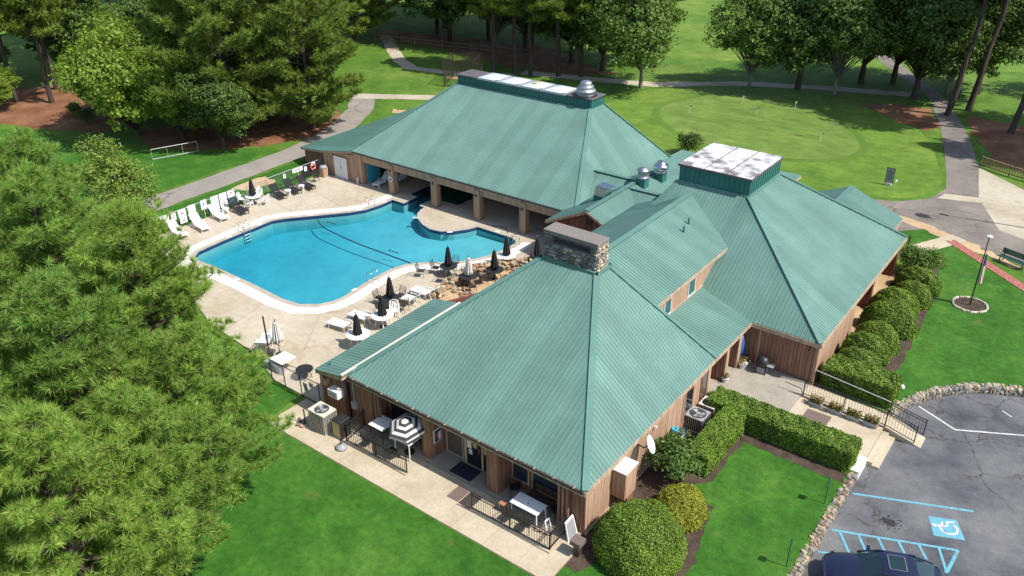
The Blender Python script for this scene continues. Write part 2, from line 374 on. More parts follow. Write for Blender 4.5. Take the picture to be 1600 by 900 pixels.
# ------------------------------------------------------------------ the ground and all that lies flat on it
PK = -.4                                                     # parking level
wall_curve = [(-5.45, 37.1), (-5.45, 38.9), (-5.2, 40.1), (-4.7, 41.2), (-3.9, 42.55), (-2.64, 43.92), (-1.53, 44.6), (-.4, 45.14), (3, 46.2), (8, 47), (30, 49)]
POOL = [(-49.9, 28.5), (-50.35, 29.2), (-50.5, 31.4), (-50.5, 35.8), (-50.0, 36.7), (-48.4, 38.6), (-46.9, 40.4), (-46.2, 41.6), (-45.95, 43.2), (-45.95, 44.34),
        (-44.7, 44.34), (-44.7, 45.9), (-45.6, 46.1), (-45.6, 51.5), (-40.8, 51.5), (-40.8, 46.6), (-43.3, 46.4), (-43.3, 44.75), (-42.75, 44.72),
        (-42.6, 44.1), (-42.3, 43.4), (-41.6, 42.75), (-40.6, 42.15), (-39.6, 41.85), (-38.7, 42.0), (-37.9, 42.6), (-37.3, 43.5), (-36.97, 44.3),
        (-33.6, 44.25), (-32.95, 43.85), (-32.88, 42.6), (-33.25, 40.8), (-34.0, 39.3), (-34.9, 38.35), (-36.3, 37.3), (-36.95, 36.5), (-37.3, 35.4), (-37.3, 33.2),
        (-37.0, 30.8), (-37.1, 29.9), (-37.55, 29.1), (-38.5, 28.4), (-40, 28.2), (-43, 28.35), (-47, 28.4), (-49.1, 28.3)]
POOL = POOL[::-1]                                            # counter-clockwise
FAR = 700
ground_out = [(-FAR, -150), (-5.45, -150)]+wall_curve+[(FAR, 60), (FAR, FAR*1.4), (-FAR, FAR*1.4)]
struct(sheet('ground', 'rough_grass', ground_out, 0, [offset_loop(POOL, .02)]))
struct(sheet('parking_lot', 'parking_asphalt', [(-5.45, -150), (FAR, -150), (FAR, 60)]+wall_curve[::-1], PK))
struct(sheet('front_lawn', 'lawn', [(-75, -30), (-5.75, -30), (-5.75, 36.0), (-13.2, 36.0), (-13.2, 19.4), (-30.5, 19.4), (-31, 21.9), (-36.5, 23.0), (-75, 24.2)], .006))
struct(sheet('flagpole_lawn', 'lawn', [(-9.5, 39.3), (-5.8, 39.2), (-5.3, 40.6), (-4.3, 42.55), (-2.94, 44.2), (-1.7, 45.0), (-.5, 45.5), (3, 46.6), (12, 48), (12, 53), (-2.0, 57.9), (-4.8, 60.8), (-7.9, 62.6), (-9.6, 60.4), (-9.6, 50)], .006))
struct(sheet('entry_grass', 'lawn', [(-10.3, 60.2), (-8.3, 63.2), (-9.6, 63.9), (-11.2, 63.0), (-12, 59)], .006))
struct(sheet('poolside_lawn', 'lawn', blob([(-59.4, 24), (-56, 24), (-55.2, 30), (-55.2, 44.8), (-58.4, 47), (-59.5, 46)], .12, 1.5, 3), .006))
struct(sheet('left_lawn', 'lawn', blob([(-105, 20), (-63, 20), (-63.3, 47), (-66, 46), (-68, 42), (-77, 37.5), (-88, 36), (-96, 33)], .5, 2, 4), .004))
green = smooth_loop([(-41.5, 80), (-39.4, 87), (-35.5, 91.6), (-30, 91.4), (-24.2, 87), (-20.3, 82), (-19.0, 78.3), (-20.5, 74.7), (-25, 71.9), (-31, 71.9), (-36.5, 74.2)], 3)
struct(sheet('green_surround', 'fairway', smooth_loop([(-47, 80), (-46, 86), (-38, 93.6), (-29, 95.4), (-21, 94.5), (-15.2, 87), (-12.4, 79), (-10.6, 73.2), (-12.5, 68.6), (-18, 67.4), (-26, 66.2), (-36, 65.8), (-44, 69)], 2), .004))
struct(sheet('green_collar', 'green_collar', offset_loop(green, .8), .008))
struct(sheet('putting_green', 'green_turf', green, .012))
struct(sheet('fairway', 'fairway', blob([(-150, 104), (-72, 95), (-50, 101), (-20, 116), (-8, 122), (60, 130), (120, 300), (-60, 420), (-260, 330)], .8, 6, 5), .004))
struct(sheet('left_fairway', 'fairway', blob([(-190, 44), (-106, 41), (-101, 47), (-92, 60), (-86, 78), (-95, 96), (-150, 100), (-230, 120)], .7, 4, 6), .006))
struct(sheet('right_fairway', 'fairway', blob([(-10, 103), (-6, 95), (0, 91), (30, 88), (60, 100), (20, 125)], .6, 4, 7), .006))
for k, (o_, s_) in enumerate([([(-21, 96), (-17.4, 97), (-14.6, 90.5), (-15.6, 88.2), (-19.5, 90.5), (-24, 94)], 8), ([(-13.6, 96), (-9, 96), (-2, 92), (9, 88), (9, 80.2), (-5, 80.5), (-8.4, 82.5), (-11.6, 90)], 9),
        ([(-112, 38), (-103, 47), (-93, 50), (-84, 46), (-82, 40), (-88, 37), (-97, 34.5), (-106, 34)], 10), ([(-80, 42), (-76, 50), (-72, 60), (-64.8, 58), (-63.2, 51), (-65.2, 47.2), (-68, 43.6), (-74, 40)], 11),
        ([(-96, 92), (-80, 96), (-66, 97), (-60, 93), (-52, 90), (-58, 86), (-66, 85), (-78, 88), (-90, 88)], 12)]):
    struct(sheet('pine_straw_bed', 'pine_straw', blob(o_, .35, .9, s_), .010+.001*k))
for k, (o_, s_) in enumerate([([(-146, 86), (-134, 92), (-126, 90), (-132, 80), (-142, 78)], 13), ([(-124, 84), (-118, 87), (-116, 82), (-121, 79)], 14), ([(-59.0, 38.4), (-57.2, 38.9), (-56.8, 41.4), (-58.9, 41.7)], 15),
        ([(-9.3, 63.2), (-6.5, 62.0), (-3.4, 60.4), (-3.0, 61.0), (-6.2, 62.9), (-9.6, 64.6), (-12, 65.4), (-12.4, 64.6)], 16), ([(-69, 77.2), (-67, 78), (-65.5, 77), (-67.5, 76)], 17), ([(-64, 63), (-61, 64), (-60, 62.8), (-63, 62)], 18)]):
    struct(sheet('bare_ground', 'bare_dirt', blob(o_, .25, .6, s_), .014+.001*k))
def strip(name, mat, pts, w, z, jag=0, seed=1):
    v = [Vector(p) for p in pts]; L = []; Rr = []; r = random.Random(seed)
    dense = []
    for k in range(len(v)-1):
        n = max(1, int((v[k+1]-v[k]).length/1.0))
        dense += [v[k].lerp(v[k+1], j/n) for j in range(n)]
    dense.append(v[-1])
    for k, p in enumerate(dense):
        d = (dense[min(k+1, len(dense)-1)]-dense[max(0, k-1)]).normalized(); nn = Vector((-d.y, d.x))
        L.append(tuple(p+nn*(w/2+r.uniform(-jag, jag)))); Rr.append(tuple(p-nn*(w/2+r.uniform(-jag, jag))))
    m = MB(); n = len(L)
    m.add([(x, y, z) for x, y in L]+[(x, y, z) for x, y in Rr], [(k, n+k, n+k+1, k+1) for k in range(n-1)])
    return struct(m.build(name, mat))
strip('cart_path', 'path_asphalt', [(-60.2, 12), (-60.9, 24), (-61.2, 38), (-61.4, 47), (-63, 54), (-67, 61), (-70.5, 64.5)], 2.9, .018, .1, 2)
strip('cart_path', 'old_slab', [(-84, 58), (-76, 61.5), (-68, 66.2), (-63, 69.2), (-57, 70.5)], 1.9, .020, .1, 3)
strip('cart_path', 'old_slab', [(-92, 90), (-84, 83.5), (-79, 79.6), (-75, 77.6), (-70, 78.4), (-62, 82)], 1.7, .022, .1, 4)
strip('cart_path', 'old_slab', [(-62, 84), (-52, 86.5), (-46, 88.4), (-38, 94.6), (-30, 98.2), (-20, 101.5)], 2.0, .019, .1, 5)
struct(sheet('road', 'road_asphalt', [(-60, 172), (-27, 114), (-18.8, 102), (-15.0, 91), (-12.9, 83.4), (-11.2, 76.5), (-10.5, 73.2), (-11.0, 70.3), (-13, 68), (-17, 66.6), (-17, 62.4), (-11.3, 62.2), (-9.4, 64.2), (-7.2, 63.4), (-4.6, 62.0), (-1, 60.0), (12, 53.5), (60, 40), (60, 56), (12, 66), (-3.6, 65.95), (-5.4, 66.7), (-7.9, 72.6), (-9.4, 80.2), (-11.6, 88), (-13.7, 93.7), (-17.2, 102.4), (-24.5, 114), (-56, 172)], .016))
struct(sheet('concrete_pad', 'old_slab', [(-9.4, 80.3), (-5.2, 76.6), (12, 70), (12, 65.8), (-3.6, 65.95), (-5.4, 66.7), (-7.9, 72.6)], .022))
struct(sheet('road_band', 'old_slab', [(-10.6, 70.6), (-7.4, 71.6), (-7.9, 72.7), (-10.3, 72.0)], .024))
struct(sheet('side_path', 'walk_concrete', [(-10.25, 59.5), (-9.3, 58.4), (-6.9, 63.3), (-8.0, 63.9)], .02))
# brick walk: every brick in three running courses
bw = thing('brick_walk', 'narrow red brick walk crossing the grass by the green bench', 'brick path', (-5, 60, 0))
bw_dir = Vector((5.7, -5.1)).normalized(); bw_n = Vector((-bw_dir.y, bw_dir.x)); bmesh_brick = MB().box(-.155, .155, -.115, .115, 0, .05).mesh('brick')
bmesh_brick.materials.append(MATS['brick'])
for row in range(3):
    for k in range(34):
        p = Vector((-7.75, 62.6))+bw_dir*(k*.325+(.16 if row % 2 else 0))+bw_n*((row-1)*.245)
        b = bpy.data.objects.new('brick', bmesh_brick); C.objects.link(b); b.parent = bw; b.location = (p.x+5, p.y-60, -.015+rnd.uniform(0, .006)); b.rotation_euler = (0, 0, math.atan2(bw_dir.y, bw_dir.x)+rnd.uniform(-.02, .02))

# ---- pool deck, pool basin, water
deck_out = [(-55.1, 28.2), (-51.4, 27.4), (-47, 25.6), (-41, 23.6), (-36.5, 23.15), (-33, 22.05), (-28.75, 22.05), (-28.75, 30.75), (-24.6, 30.75), (-24.6, 43.3), (-29.0, 43.3), (-29.0, 57.5), (-50.4, 57.5), (-50.4, 45.3), (-54.4, 45.25), (-55.1, 44.9)]
struct(sheet('pool_deck', 'deck_concrete', deck_out, .06, [POOL], depth=.1))
def band(name, mat, loop, d0, d1, z, keep=None, thick=.03):
    a = offset_loop(loop, d0); b = offset_loop(loop, d1); n = len(loop); m = MB()
    m.add([(x, y, z) for x, y in a]+[(x, y, z) for x, y in b]+[(x, y, z-thick) for x, y in a]+[(x, y, z-thick) for x, y in b], [])
    for k in range(n):
        j = (k+1) % n
        if keep and not (keep(loop[k]) and keep(loop[j])): continue
        m.f += [(k, n+k, n+j, j), (k, j, 2*n+j, 2*n+k), (n+k, 3*n+k, 3*n+j, n+j)]
    return m.build(name, mat)
def dens(loop, st=.6):
    out = []
    for k in range(len(loop)):
        a = Vector(loop[k]); b = Vector(loop[(k+1) % len(loop)]); n = max(1, int((b-a).length/st)); out += [tuple(a.lerp(b, j/n)) for j in range(n)]
    return out
PD = dens(POOL)
struct(band('pool_edge', 'coping_edge', PD, -.03, .34, .075))
outer_ok = lambda p: not (p[1] > 44.0 and -45.9 < p[0] < -33.0) and not (p[1] > 41.7 and -42.9 < p[0] < -36.4)
struct(band('pool_coping', 'coping', PD, .342, 1.15, .072, outer_ok))
struct(band('pool_tile', 'tile_navy', PD, -.012, .0, .045, None, .26))
def pdepth(x, y):
    return -(.45+.026*(-33-x)+.026*(47-y))
bm = bmesh.new(); bl = [bm.verts.new((x, y, .04)) for x, y in PD]; fl = [bm.verts.new((x, y, pdepth(x, y))) for x, y in PD]; n = len(PD); fe = []
for k in range(n):
    j = (k+1) % n; bm.faces.new((bl[k], bl[j], fl[j], fl[k])); fe.append(bm.edges.get((fl[k], fl[j])))
bmesh.ops.triangle_fill(bm, use_beauty=True, edges=fe); bmesh.ops.recalc_face_normals(bm, faces=list(bm.faces))
me = bpy.data.meshes.new('pool_basin'); bm.to_mesh(me); bm.free(); struct(link('pool_basin', me, 'pool_plaster'))
bm = bmesh.new(); WL = offset_loop(PD, .05); bl = [bm.verts.new((x, y, -.07)) for x, y in WL]; fl = [bm.verts.new((x, y, pdepth(x, y)-.15)) for x, y in WL]; te = []; fe = []
for k in range(n):
    j = (k+1) % n; bm.faces.new((bl[k], bl[j], fl[j], fl[k])); te.append(bm.edges.get((bl[k], bl[j]))); fe.append(bm.edges.get((fl[k], fl[j])))
bmesh.ops.triangle_fill(bm, use_beauty=True, edges=te); bmesh.ops.triangle_fill(bm, use_beauty=True, edges=fe); bmesh.ops.recalc_face_normals(bm, faces=list(bm.faces))
me = bpy.data.meshes.new('water'); bm.to_mesh(me); bm.free(); struct(link('water', me, 'pool_water'))
# joints cut into the deck
jm = MB()
for a, b in [((-36.5, 28.3), (-33.4, 24.0)), ((-36.1, 30.4), (-29.0, 28.6)), ((-36.4, 33.4), (-32.2, 34.3)), ((-47.2, 41.4), (-50.6, 45.2)), ((-40.5, 27.1), (-39.6, 23.3)), ((-45.6, 27.2), (-45.4, 23.2)), ((-51.6, 33.8), (-55.0, 34.1)), ((-51.6, 30), (-55.0, 29.9)), ((-50.8, 38), (-55.0, 38.4)), ((-48.8, 41), (-55, 42.4))]:
    jm.beam((*a, .061), (*b, .061), .03, .006)
struct(jm.build('deck_joint', 'stone3'))

# ---- front walk: cast slabs with open joints, porch floor
x = -30.4; k = 0; fw = struct(box('front_walk', 'stone3', None, -30.42, -13.15, 19.42, 21.98, .0, .018))
while x < -13.2:
    x2 = min(x+1.74, -13.17); m = MB().box(x, x2-.018, 19.44, 20.78 if False else 21.96, .012, .05+.004*(k % 2)); m.build('paving_slab', 'walk_concrete', fw); x = x2; k += 1
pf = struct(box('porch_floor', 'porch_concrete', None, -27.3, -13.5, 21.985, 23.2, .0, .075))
struct(box('kerb_strip', 'walk_concrete', None, -26.1, -22.0, 20.66, 20.9, .05, .12)); struct(box('kerb_strip', 'walk_concrete', None, -18.2, -13.95, 20.7, 20.94, .05, .13))

# ---- entry terrace, walk, steps, ramp
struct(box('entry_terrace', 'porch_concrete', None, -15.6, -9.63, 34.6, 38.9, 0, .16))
struct(box('entry_walk', 'walk_concrete', None, -9.0, -5.42, 34.5, 37.45, -.1, .03))
st = struct(box('steps', 'walk_concrete', None, -9.62, -9.3, 34.6, 37.48, 0, .115)); box('step', 'walk_concrete', st, -9.3, -9.0, 34.6, 37.47, 0, .075)
st = struct(box('steps', 'walk_concrete', None, -5.41, -5.1, 34.6, 37.43, PK, -.13)); box('step', 'walk_concrete', st, -5.1, -4.78, 34.6, 37.43, PK, -.27)
rm = MB(); a = [(-9.62, 37.5, .16), (-9.62, 38.78, .16), (-5.4, 38.72, .04), (-3.6, 38.45, PK+.01), (-3.6, 37.45, PK+.01), (-5.4, 37.5, .04)]; rm.add(a+[(x_, y_, PK-.1) for x_, y_, z_ in a], [(0, 5, 2, 1), (5, 4, 3, 2), (0, 1, 7, 6), (1, 2, 8, 7), (2, 3, 9, 8), (3, 4, 10, 9), (4, 5, 11, 10), (5, 0, 6, 11)]); struct(rm.build('ramp', 'walk_concrete'))

# ---- planting beds
for k, (o_, s_) in enumerate([([(-13.3, 23), (-9.1, 21.0), (-8.9, 23.6), (-9.8, 27.2), (-11.3, 27.6), (-10.6, 29.0), (-10.5, 32.4), (-5.8, 32.2), (-5.8, 33.6), (-13.3, 34)], 20), ([(-9.5, 39), (-5.6, 39.2), (-6.3, 41.4), (-6.4, 47.8), (-6.6, 52.6), (-7.4, 57.6), (-9.5, 58)], 21), ([(-14.0, 20.95), (-12.6, 20.6), (-12.2, 22), (-13.4, 23.0)], 22)]):
    struct(sheet('mulch_bed', 'mulch', blob(o_, .12, .4, s_), .012+.001*k))

# ---- painted markings on the parking lot
def line(name, mat, a, b, w, z=PK+.005):
    v = Vector(b)-Vector(a); nn = Vector((-v.y, v.x)).normalized()*w/2; a = Vector(a); b = Vector(b)
    return struct(MB().poly([(*(a-nn), z), (*(b-nn), z), (*(b+nn), z), (*(a+nn), z)]).build(name, mat))
A2, B2, A3, B3 = Vector((-5.23, 29.47)), Vector((-.63, 31.43)), Vector((-5.28, 27.88)), Vector((-.72, 29.87))
line('stall_line', 'parking_blue', (-5.24, 32.28), (-.61, 34.3), .12); line('stall_line', 'parking_blue', A2, B2, .12); line('stall_line', 'parking_blue', A3, B3, .12, PK+.009)
for t in (.06, .21, .37, .53, .69, .85): line('stall_hatch', 'parking_blue', A2.lerp(B2, t), A3.lerp(B3, min(1, t+.2)), .11, PK+.013)
line('stall_hatch', 'parking_blue', B2, B3, .14, PK+.017)
line('stall_line', 'parking_white', (-4.55, 41.0), (-2.55, 40.0), .1); line('stall_line', 'parking_white', (-2.6, 40.0), (7, 45.2), .1, PK+.009); line('stall_mark', 'parking_white', (-1.0, 43.15), (-.5, 42.85), .06)
hs = Vector((.917, .4)); hn = Vector((-.4, .917)); hc = Vector((-1.32, 32.52))
def hp(u, v): p = hc+hs*u+hn*v; return (p.x, p.y)
struct(MB().poly([(*hp(-.62, -.6), PK+.005), (*hp(.62, -.6), PK+.005), (*hp(.52, .6), PK+.005), (*hp(-.62, .6), PK+.005)]).build('accessible_parking_sign', 'parking_blue'))
def sym(pts, w, zb=0): 
    m = MB()
    for k_, (a, b) in enumerate(zip(pts[:-1], pts[1:])):
        a = Vector(a)*1.3; b = Vector(b)*1.3; v = b-a; nn = Vector((-v.y, v.x)).normalized()*w/2; zq = PK+.010+.0007*k_+zb; a_ = Vector(a)-v.normalized()*w*.2; b_ = Vector(b)+v.normalized()*w*.2
        m.poly([(*hp(*(a_-nn)), zq), (*hp(*(b_-nn)), zq), (*hp(*(b_+nn)), zq), (*hp(*(a_+nn)), zq)])
    return m
wm = MB()
for mm in (sym([(.06+.27*math.cos(math.radians(q)), -.02+.27*math.sin(math.radians(q))) for q in range(-225, 60, 19)], .095), sym([(-.3, .02), (.02, .06), (.06, .26), (.3, .30)], .1, .013), sym([(-.12, .05), (-.1, .24)], .09, .018)):
    wm.add(mm.v, mm.f)
wm.add([(*hp(-.5+.1*math.cos(q*.785), .02+.1*math.sin(q*.785)), PK+.035) for q in range(8)], [tuple(range(8))])
struct(wm.build('wheelchair_symbol', 'parking_white'))
def splat(name, mat, c, r, seed, z, n=40):
    q = random.Random(seed); m = MB(); m.poly([(c[0]+r*(.55+.45*q.random())*math.cos(k*6.283/n)*1.25, c[1]+r*(.55+.45*q.random())*math.sin(k*6.283/n), z) for k in range(n)])
    for k in range(46):
        a = q.uniform(0, 6.28); d = r*q.uniform(.9, 2.4); s = q.uniform(.015, .05); m.poly([(c[0]+d*math.cos(a)+s*math.cos(j), c[1]+d*math.sin(a)*.8+s*math.sin(j), z) for j in (0, 1.2, 2.4, 3.7, 5)])
    return struct(m.build(name, mat))
splat('oil_stain', 'stain_oil', (-3.4, 31.4), .3, 5, PK+.004); splat('oil_stain', 'stain_oil', (-10.6, 66.2), .55, 6, .021)
# ------------------------------------------------------------------ building kit
def clip2(poly, axis, val, keep_greater):
    out = []
    for k in range(len(poly)):
        a, b = poly[k], poly[(k+1) % len(poly)]; ia = (a[axis] >= val) == keep_greater or a[axis] == val; ib = (b[axis] >= val) == keep_greater or b[axis] == val
        if ia: out.append(a)
        if ia != ib:
            t = (val-a[axis])/(b[axis]-a[axis]); out.append((a[0]+(b[0]-a[0])*t, a[1]+(b[1]-a[1])*t))
    return out
def roof_face(roof, pts, mat='roof_green', w=.9144, ribs=4, name='roof_panel'):
    """lay ribbed metal sheets over a planar convex roof polygon; every sheet is one object"""
    P = [Vector(p) for p in pts]; n = (P[1]-P[0]).cross(P[2]-P[0]).normalized()
    if n.z < 0: n = -n
    u = Vector((0, 0, 1)).cross(n)
    u = u.normalized() if u.length > 1e-4 else Vector((1, 0, 0)); v = n.cross(u); o = P[0]
    q = [((p-o).dot(u), (p-o).dot(v)) for p in P]
    if sum(q[k][0]*q[(k+1) % len(q)][1]-q[(k+1) % len(q)][0]*q[k][1] for k in range(len(q))) < 0: q = q[::-1]
    u0 = min(a for a, b in q); u1 = max(a for a, b in q); k = 0
    while u0+k*w < u1-.02:
        a = u0+k*w; b = min(a+w, u1); strip_ = clip2(clip2(q, 0, a, True), 0, b, False); k += 1
        if len(strip_) < 3: continue
        m = MB(); c = [o+u*x+v*y for x, y in strip_]; nn = len(c)
        m.add([p+n*.03 for p in c]+[p for p in c], [tuple(range(nn)), tuple(reversed(range(nn, 2*nn)))]+[(j, j+nn, (j+1) % nn+nn, (j+1) % nn) for j in range(nn)])
        for r in range(ribs):
            x = a+(r+.02)*w/ribs+.03
            if x > b-.01: break
            ys = []
            for j in range(nn):
                (x0, y0), (x1, y1) = strip_[j], strip_[(j+1) % nn]
                if (x0-x)*(x1-x) <= 0 and abs(x1-x0) > 1e-6: ys.append(y0+(y1-y0)*(x-x0)/(x1-x0))
            if len(ys) < 2 or max(ys)-min(ys) < .08: continue
            lo, hi = min(ys), max(ys); hw, tw, hh = .028, .011, .026
            ring = lambda y: [o+u*(x-hw)+v*y+n*.029, o+u*(x-tw)+v*y+n*(.029+hh), o+u*(x+tw)+v*y+n*(.029+hh), o+u*(x+hw)+v*y+n*.029]
            m.add(ring(lo)+ring(hi), [(0, 1, 5, 4), (1, 2, 6, 5), (2, 3, 7, 6), (3, 2, 1, 0), (4, 5, 6, 7)])
        m.build(name, mat, roof)
def cap(roof, a, b, w=.3, mat='trim_green', name='hip_cap'):
    a = Vector(a)+Vector((0, 0, .075)); b = Vector(b)+Vector((0, 0, .075)); return MB().beam(a, b, w, .035).build(name, mat, roof)
def solid(name, mat, parent, verts, faces): return MB().add(verts, faces).build(name, mat, parent)
def hip_deck(parent, eave, top, ze, zt, drop=.02, under=.2):
    """closed timber body under a hip roof: eave rectangle to top rectangle"""
    (x0, x1, y0, y1), (a0, a1, b0, b1) = eave, top
    V = [(x0,y0,ze-under),(x1,y0,ze-under),(x1,y1,ze-under),(x0,y1,ze-under),(x0,y0,ze-drop),(x1,y0,ze-drop),(x1,y1,ze-drop),(x0,y1,ze-drop),(a0,b0,zt-drop),(a1,b0,zt-drop),(a1,b1,zt-drop),(a0,b1,zt-drop)]
    return solid('roof', 'trim_wood', parent, V, [(3,2,1,0),(0,1,5,4),(1,2,6,5),(2,3,7,6),(3,0,4,7),(4,5,9,8),(5,6,10,9),(6,7,11,10),(7,4,8,11),(8,9,10,11)])
def hip_roof(parent, eave, top, ze, zt):
    r = hip_deck(parent, eave, top, ze, zt); (x0, x1, y0, y1), (a0, a1, b0, b1) = eave, top
    E = [(x0,y0,ze),(x1,y0,ze),(x1,y1,ze),(x0,y1,ze)]; T = [(a0,b0,zt),(a1,b0,zt),(a1,b1,zt),(a0,b1,zt)]
    for k in range(4):
        roof_face(r, [E[k], E[(k+1) % 4], T[(k+1) % 4], T[k]]); cap(r, E[k], T[k])
    return r
def gable_roof(parent, x0, x1, xr, y0, y1, ze, zr, axis='y', under=.18, caps=True, yr0=None):
    """ridge along y (or x); ends at y0, y1"""
    def P(a, b, z): return (a, b, z) if axis == 'y' else (b, a, z)
    V = [P(x0,y0,ze-.02),P(xr,y0,zr-.02),P(x1,y0,ze-.02),P(x0,y1,ze-.02),P(xr,y1,zr-.02),P(x1,y1,ze-.02)]
    V += [(v[0], v[1], v[2]-under) for v in V]
    r = solid('roof', 'trim_wood', parent, V, [(0,3,4,1),(1,4,5,2),(6,7,10,9),(7,8,11,10),(0,1,7,6),(1,2,8,7),(3,9,10,4),(4,10,11,5),(0,6,9,3),(2,5,11,8)])
    roof_face(r, [P(x0,y0,ze),P(x0,y1,ze),P(xr,y1,zr),P(xr,y0,zr)]); roof_face(r, [P(x1,y0,ze),P(x1,y1,ze),P(xr,y1,zr),P(xr,y0,zr)])
    if caps: cap(r, P(xr, y0, zr), P(xr, y1, zr), .34, name='ridge_cap')
    return r
def siding(parent, mat, a, b, z0, z1, bw=.2, name='siding', th=.022, back=.1):
    """vertical board siding with open grooves; outer side is to the right of a->b; z1 may be a function of 0..1"""
    a = Vector((*a, 0)); b = Vector((*b, 0)); d = (b-a); L = d.length; d.normalize(); nn = Vector((d.y, -d.x, 0)); top = z1 if callable(z1) else (lambda t: z1)
    m = MB(); k = 0
    while k*bw < L-.01:
        s0 = k*bw+.008; s1 = min((k+1)*bw-.008, L-.004); off = nn*(th+rnd.uniform(-.003, .003)); p = a+d*s0; q = a+d*s1; k += 1
        if s1-s0 < .01: continue
        h0, h1 = top(s0/L), top(s1/L)
        if min(h0, h1) <= z0+.02: continue
        Z = Vector((0, 0, 1)); m.add([p+Z*z0, q+Z*z0, q+Z*h1, p+Z*h0, p+off+Z*z0, q+off+Z*z0, q+off+Z*h1, p+off+Z*h0], [(4,5,6,7),(0,4,7,3),(5,1,2,6),(3,7,6,2),(0,1,5,4)])
    o = m.build(name, mat, parent); stuff(o)
    bm_ = MB(); n2 = 12; e = a-nn*back; F = []
    prof = [(0, z0)]+[(k_/n2, top(k_/n2)-.004) for k_ in range(n2+1)]+[(1, z0)]
    vs = [a+d*(t*L)+Vector((0, 0, z)) for t, z in prof]; vb = [p-nn*back for p in vs]; c = len(vs)
    bm_.add(vs+vb, [tuple(range(c)), tuple(reversed(range(c, 2*c)))]+[(j, (j+1) % c, (j+1) % c+c, j+c) for j in range(c)])
    bm_.build('wall', 'siding_red', parent); return o
def window(parent, p, d, w, z0, z1, glassm='window_glass', frame='trim_wood', bars=0, proud=.05, fw=.07, name='window'):
    """framed window lying on a wall; p = lower left corner seen from outside, d = wall direction"""
    p = Vector((*p, 0)); d = Vector((*d, 0)).normalized(); nn = Vector((d.y, -d.x, 0)); m = MB(); Z = Vector((0, 0, 1))
    def bar(s0, s1, a, b): 
        q = [p+d*s0+Z*a, p+d*s1+Z*a, p+d*s1+Z*b, p+d*s0+Z*b]; m.add(q+[x+nn*proud for x in q], [(4,5,6,7),(0,1,5,4),(1,2,6,5),(2,3,7,6),(3,0,4,7)])
    bar(0, w, z1-fw, z1); bar(-.03, w+.03, z0, z0+fw); bar(0, fw, z0+fw, z1-fw); bar(w-fw, w, z0+fw, z1-fw)
    for k in range(bars): s = w*(k+1)/(bars+1); bar(s-.025, s+.025, z0+fw, z1-fw)
    f = m.build(name, frame, parent); q = [p+d*fw+Z*(z0+fw), p+d*(w-fw)+Z*(z0+fw), p+d*(w-fw)+Z*(z1-fw), p+d*fw+Z*(z1-fw)]
    MB().add([x+nn*(proud*.55) for x in q]+[x+nn*.026 for x in q], [(0,1,2,3),(0,4,5,1),(1,5,6,2),(2,6,7,3),(3,7,4,0)]).build('pane', glassm, f); return f
def rock(seed, flat=1.0):
    r = random.Random(seed); bm = bmesh.new()
    for k in range(16):
        v = Vector((r.gauss(0, 1), r.gauss(0, 1), r.gauss(0, 1))).normalized(); v = Vector([max(-.78, min(.78, c*1.15)) for c in v]); bm.verts.new((v.x*.62, v.y*.62, v.z*.62*flat))
    bmesh.ops.convex_hull(bm, input=list(bm.verts)); bmesh.ops.delete(bm, geom=[v for v in bm.verts if not v.link_faces], context='VERTS')
    me = bpy.data.meshes.new('stone'); bm.to_mesh(me); bm.free(); return me
ROCKS = {}
def stone_obj(parent, mats, c, size, rz=0, tilt=.15, name='stone'):
    key = (rnd.choice(mats), rnd.randrange(6))
    if key not in ROCKS:
        me = rock(key[1]+31*len(ROCKS)); me.materials.append(MATS[key[0]]); ROCKS[key] = me
    o = bpy.data.objects.new(name, ROCKS[key]); C.objects.link(o); o.parent = parent; o.location = Vector(c)-org(parent); o.scale = size
    o.rotation_euler = (rnd.uniform(-tilt, tilt), rnd.uniform(-tilt, tilt), rz+rnd.uniform(-tilt, tilt)); return o
def stone_face(parent, mats, a, b, z0, z1, depth=.1, sw=.3, sh=.17):
    """courses of uneven stones set proud of a mortar face a->b (outside on the right)"""
    a = Vector(a); b = Vector(b); d = (b-a); L = d.length; d.normalize(); ang = math.atan2(d.y, d.x); z = z0
    while z < z1-.05:
        h = min(sh*rnd.uniform(.75, 1.3), z1-z); s = 0
        while s < L-.04:
            w = min(sw*rnd.uniform(.55, 1.5), L-s); c = a+d*(s+w/2)
            stone_obj(parent, mats, (c.x, c.y, z+h/2), (w*.98, depth*rnd.uniform(1.3, 2.0), h*.98), ang, .06); s += w
        z += h
def gutter(parent, a, b, mat='trim_wood', h=.16, w=.08, name='fascia'): return MB().beam(a, b, w, h).build(name, mat, parent)
def downspout(parent, x, y, z0, z1, mat='trim_wood', r=.05):
    return MB().tube([(x, y-.1, z1), (x, y, z1-.25), (x, y, z0+.15), (x, y-.12, z0+.04)], r, 6).build('downspout', mat, parent)

# ------------------------------------------------------------------ clubhouse: front hip block, lean-to, link wing with clerestory
ch = thing('clubhouse', 'front clubhouse block with steep green metal hip roof, stone chimney and recessed porch', 'building', (-20.1, 28.2, 0))
ZE = 2.75; FE = (-27.09, -13.22, 22.12, 34.3); FT = (-21.73, -18.53, 31.15, 32.2)
r = hip_roof(ch, FE, FT, ZE, 7.22)
gutter(r, (-27.09, 22.09, 2.62), (-13.22, 22.09, 2.62), 'trim_wood', .26, .05); gutter(r, (-27.0, 22.03, 2.71), (-13.3, 22.03, 2.71), 'black_metal', .09, .1, 'gutter')
gutter(r, (-13.2, 22.1, 2.63), (-13.2, 38.7, 2.63), 'trim_wood', .22, .04)
for k in range(14): MB().beam((-26.6+k*.99, 21.985, 2.765), (-26.6+k*.99, 22.14, 2.78), .035, .02).build('gutter_strap', 'trim_wood', r)
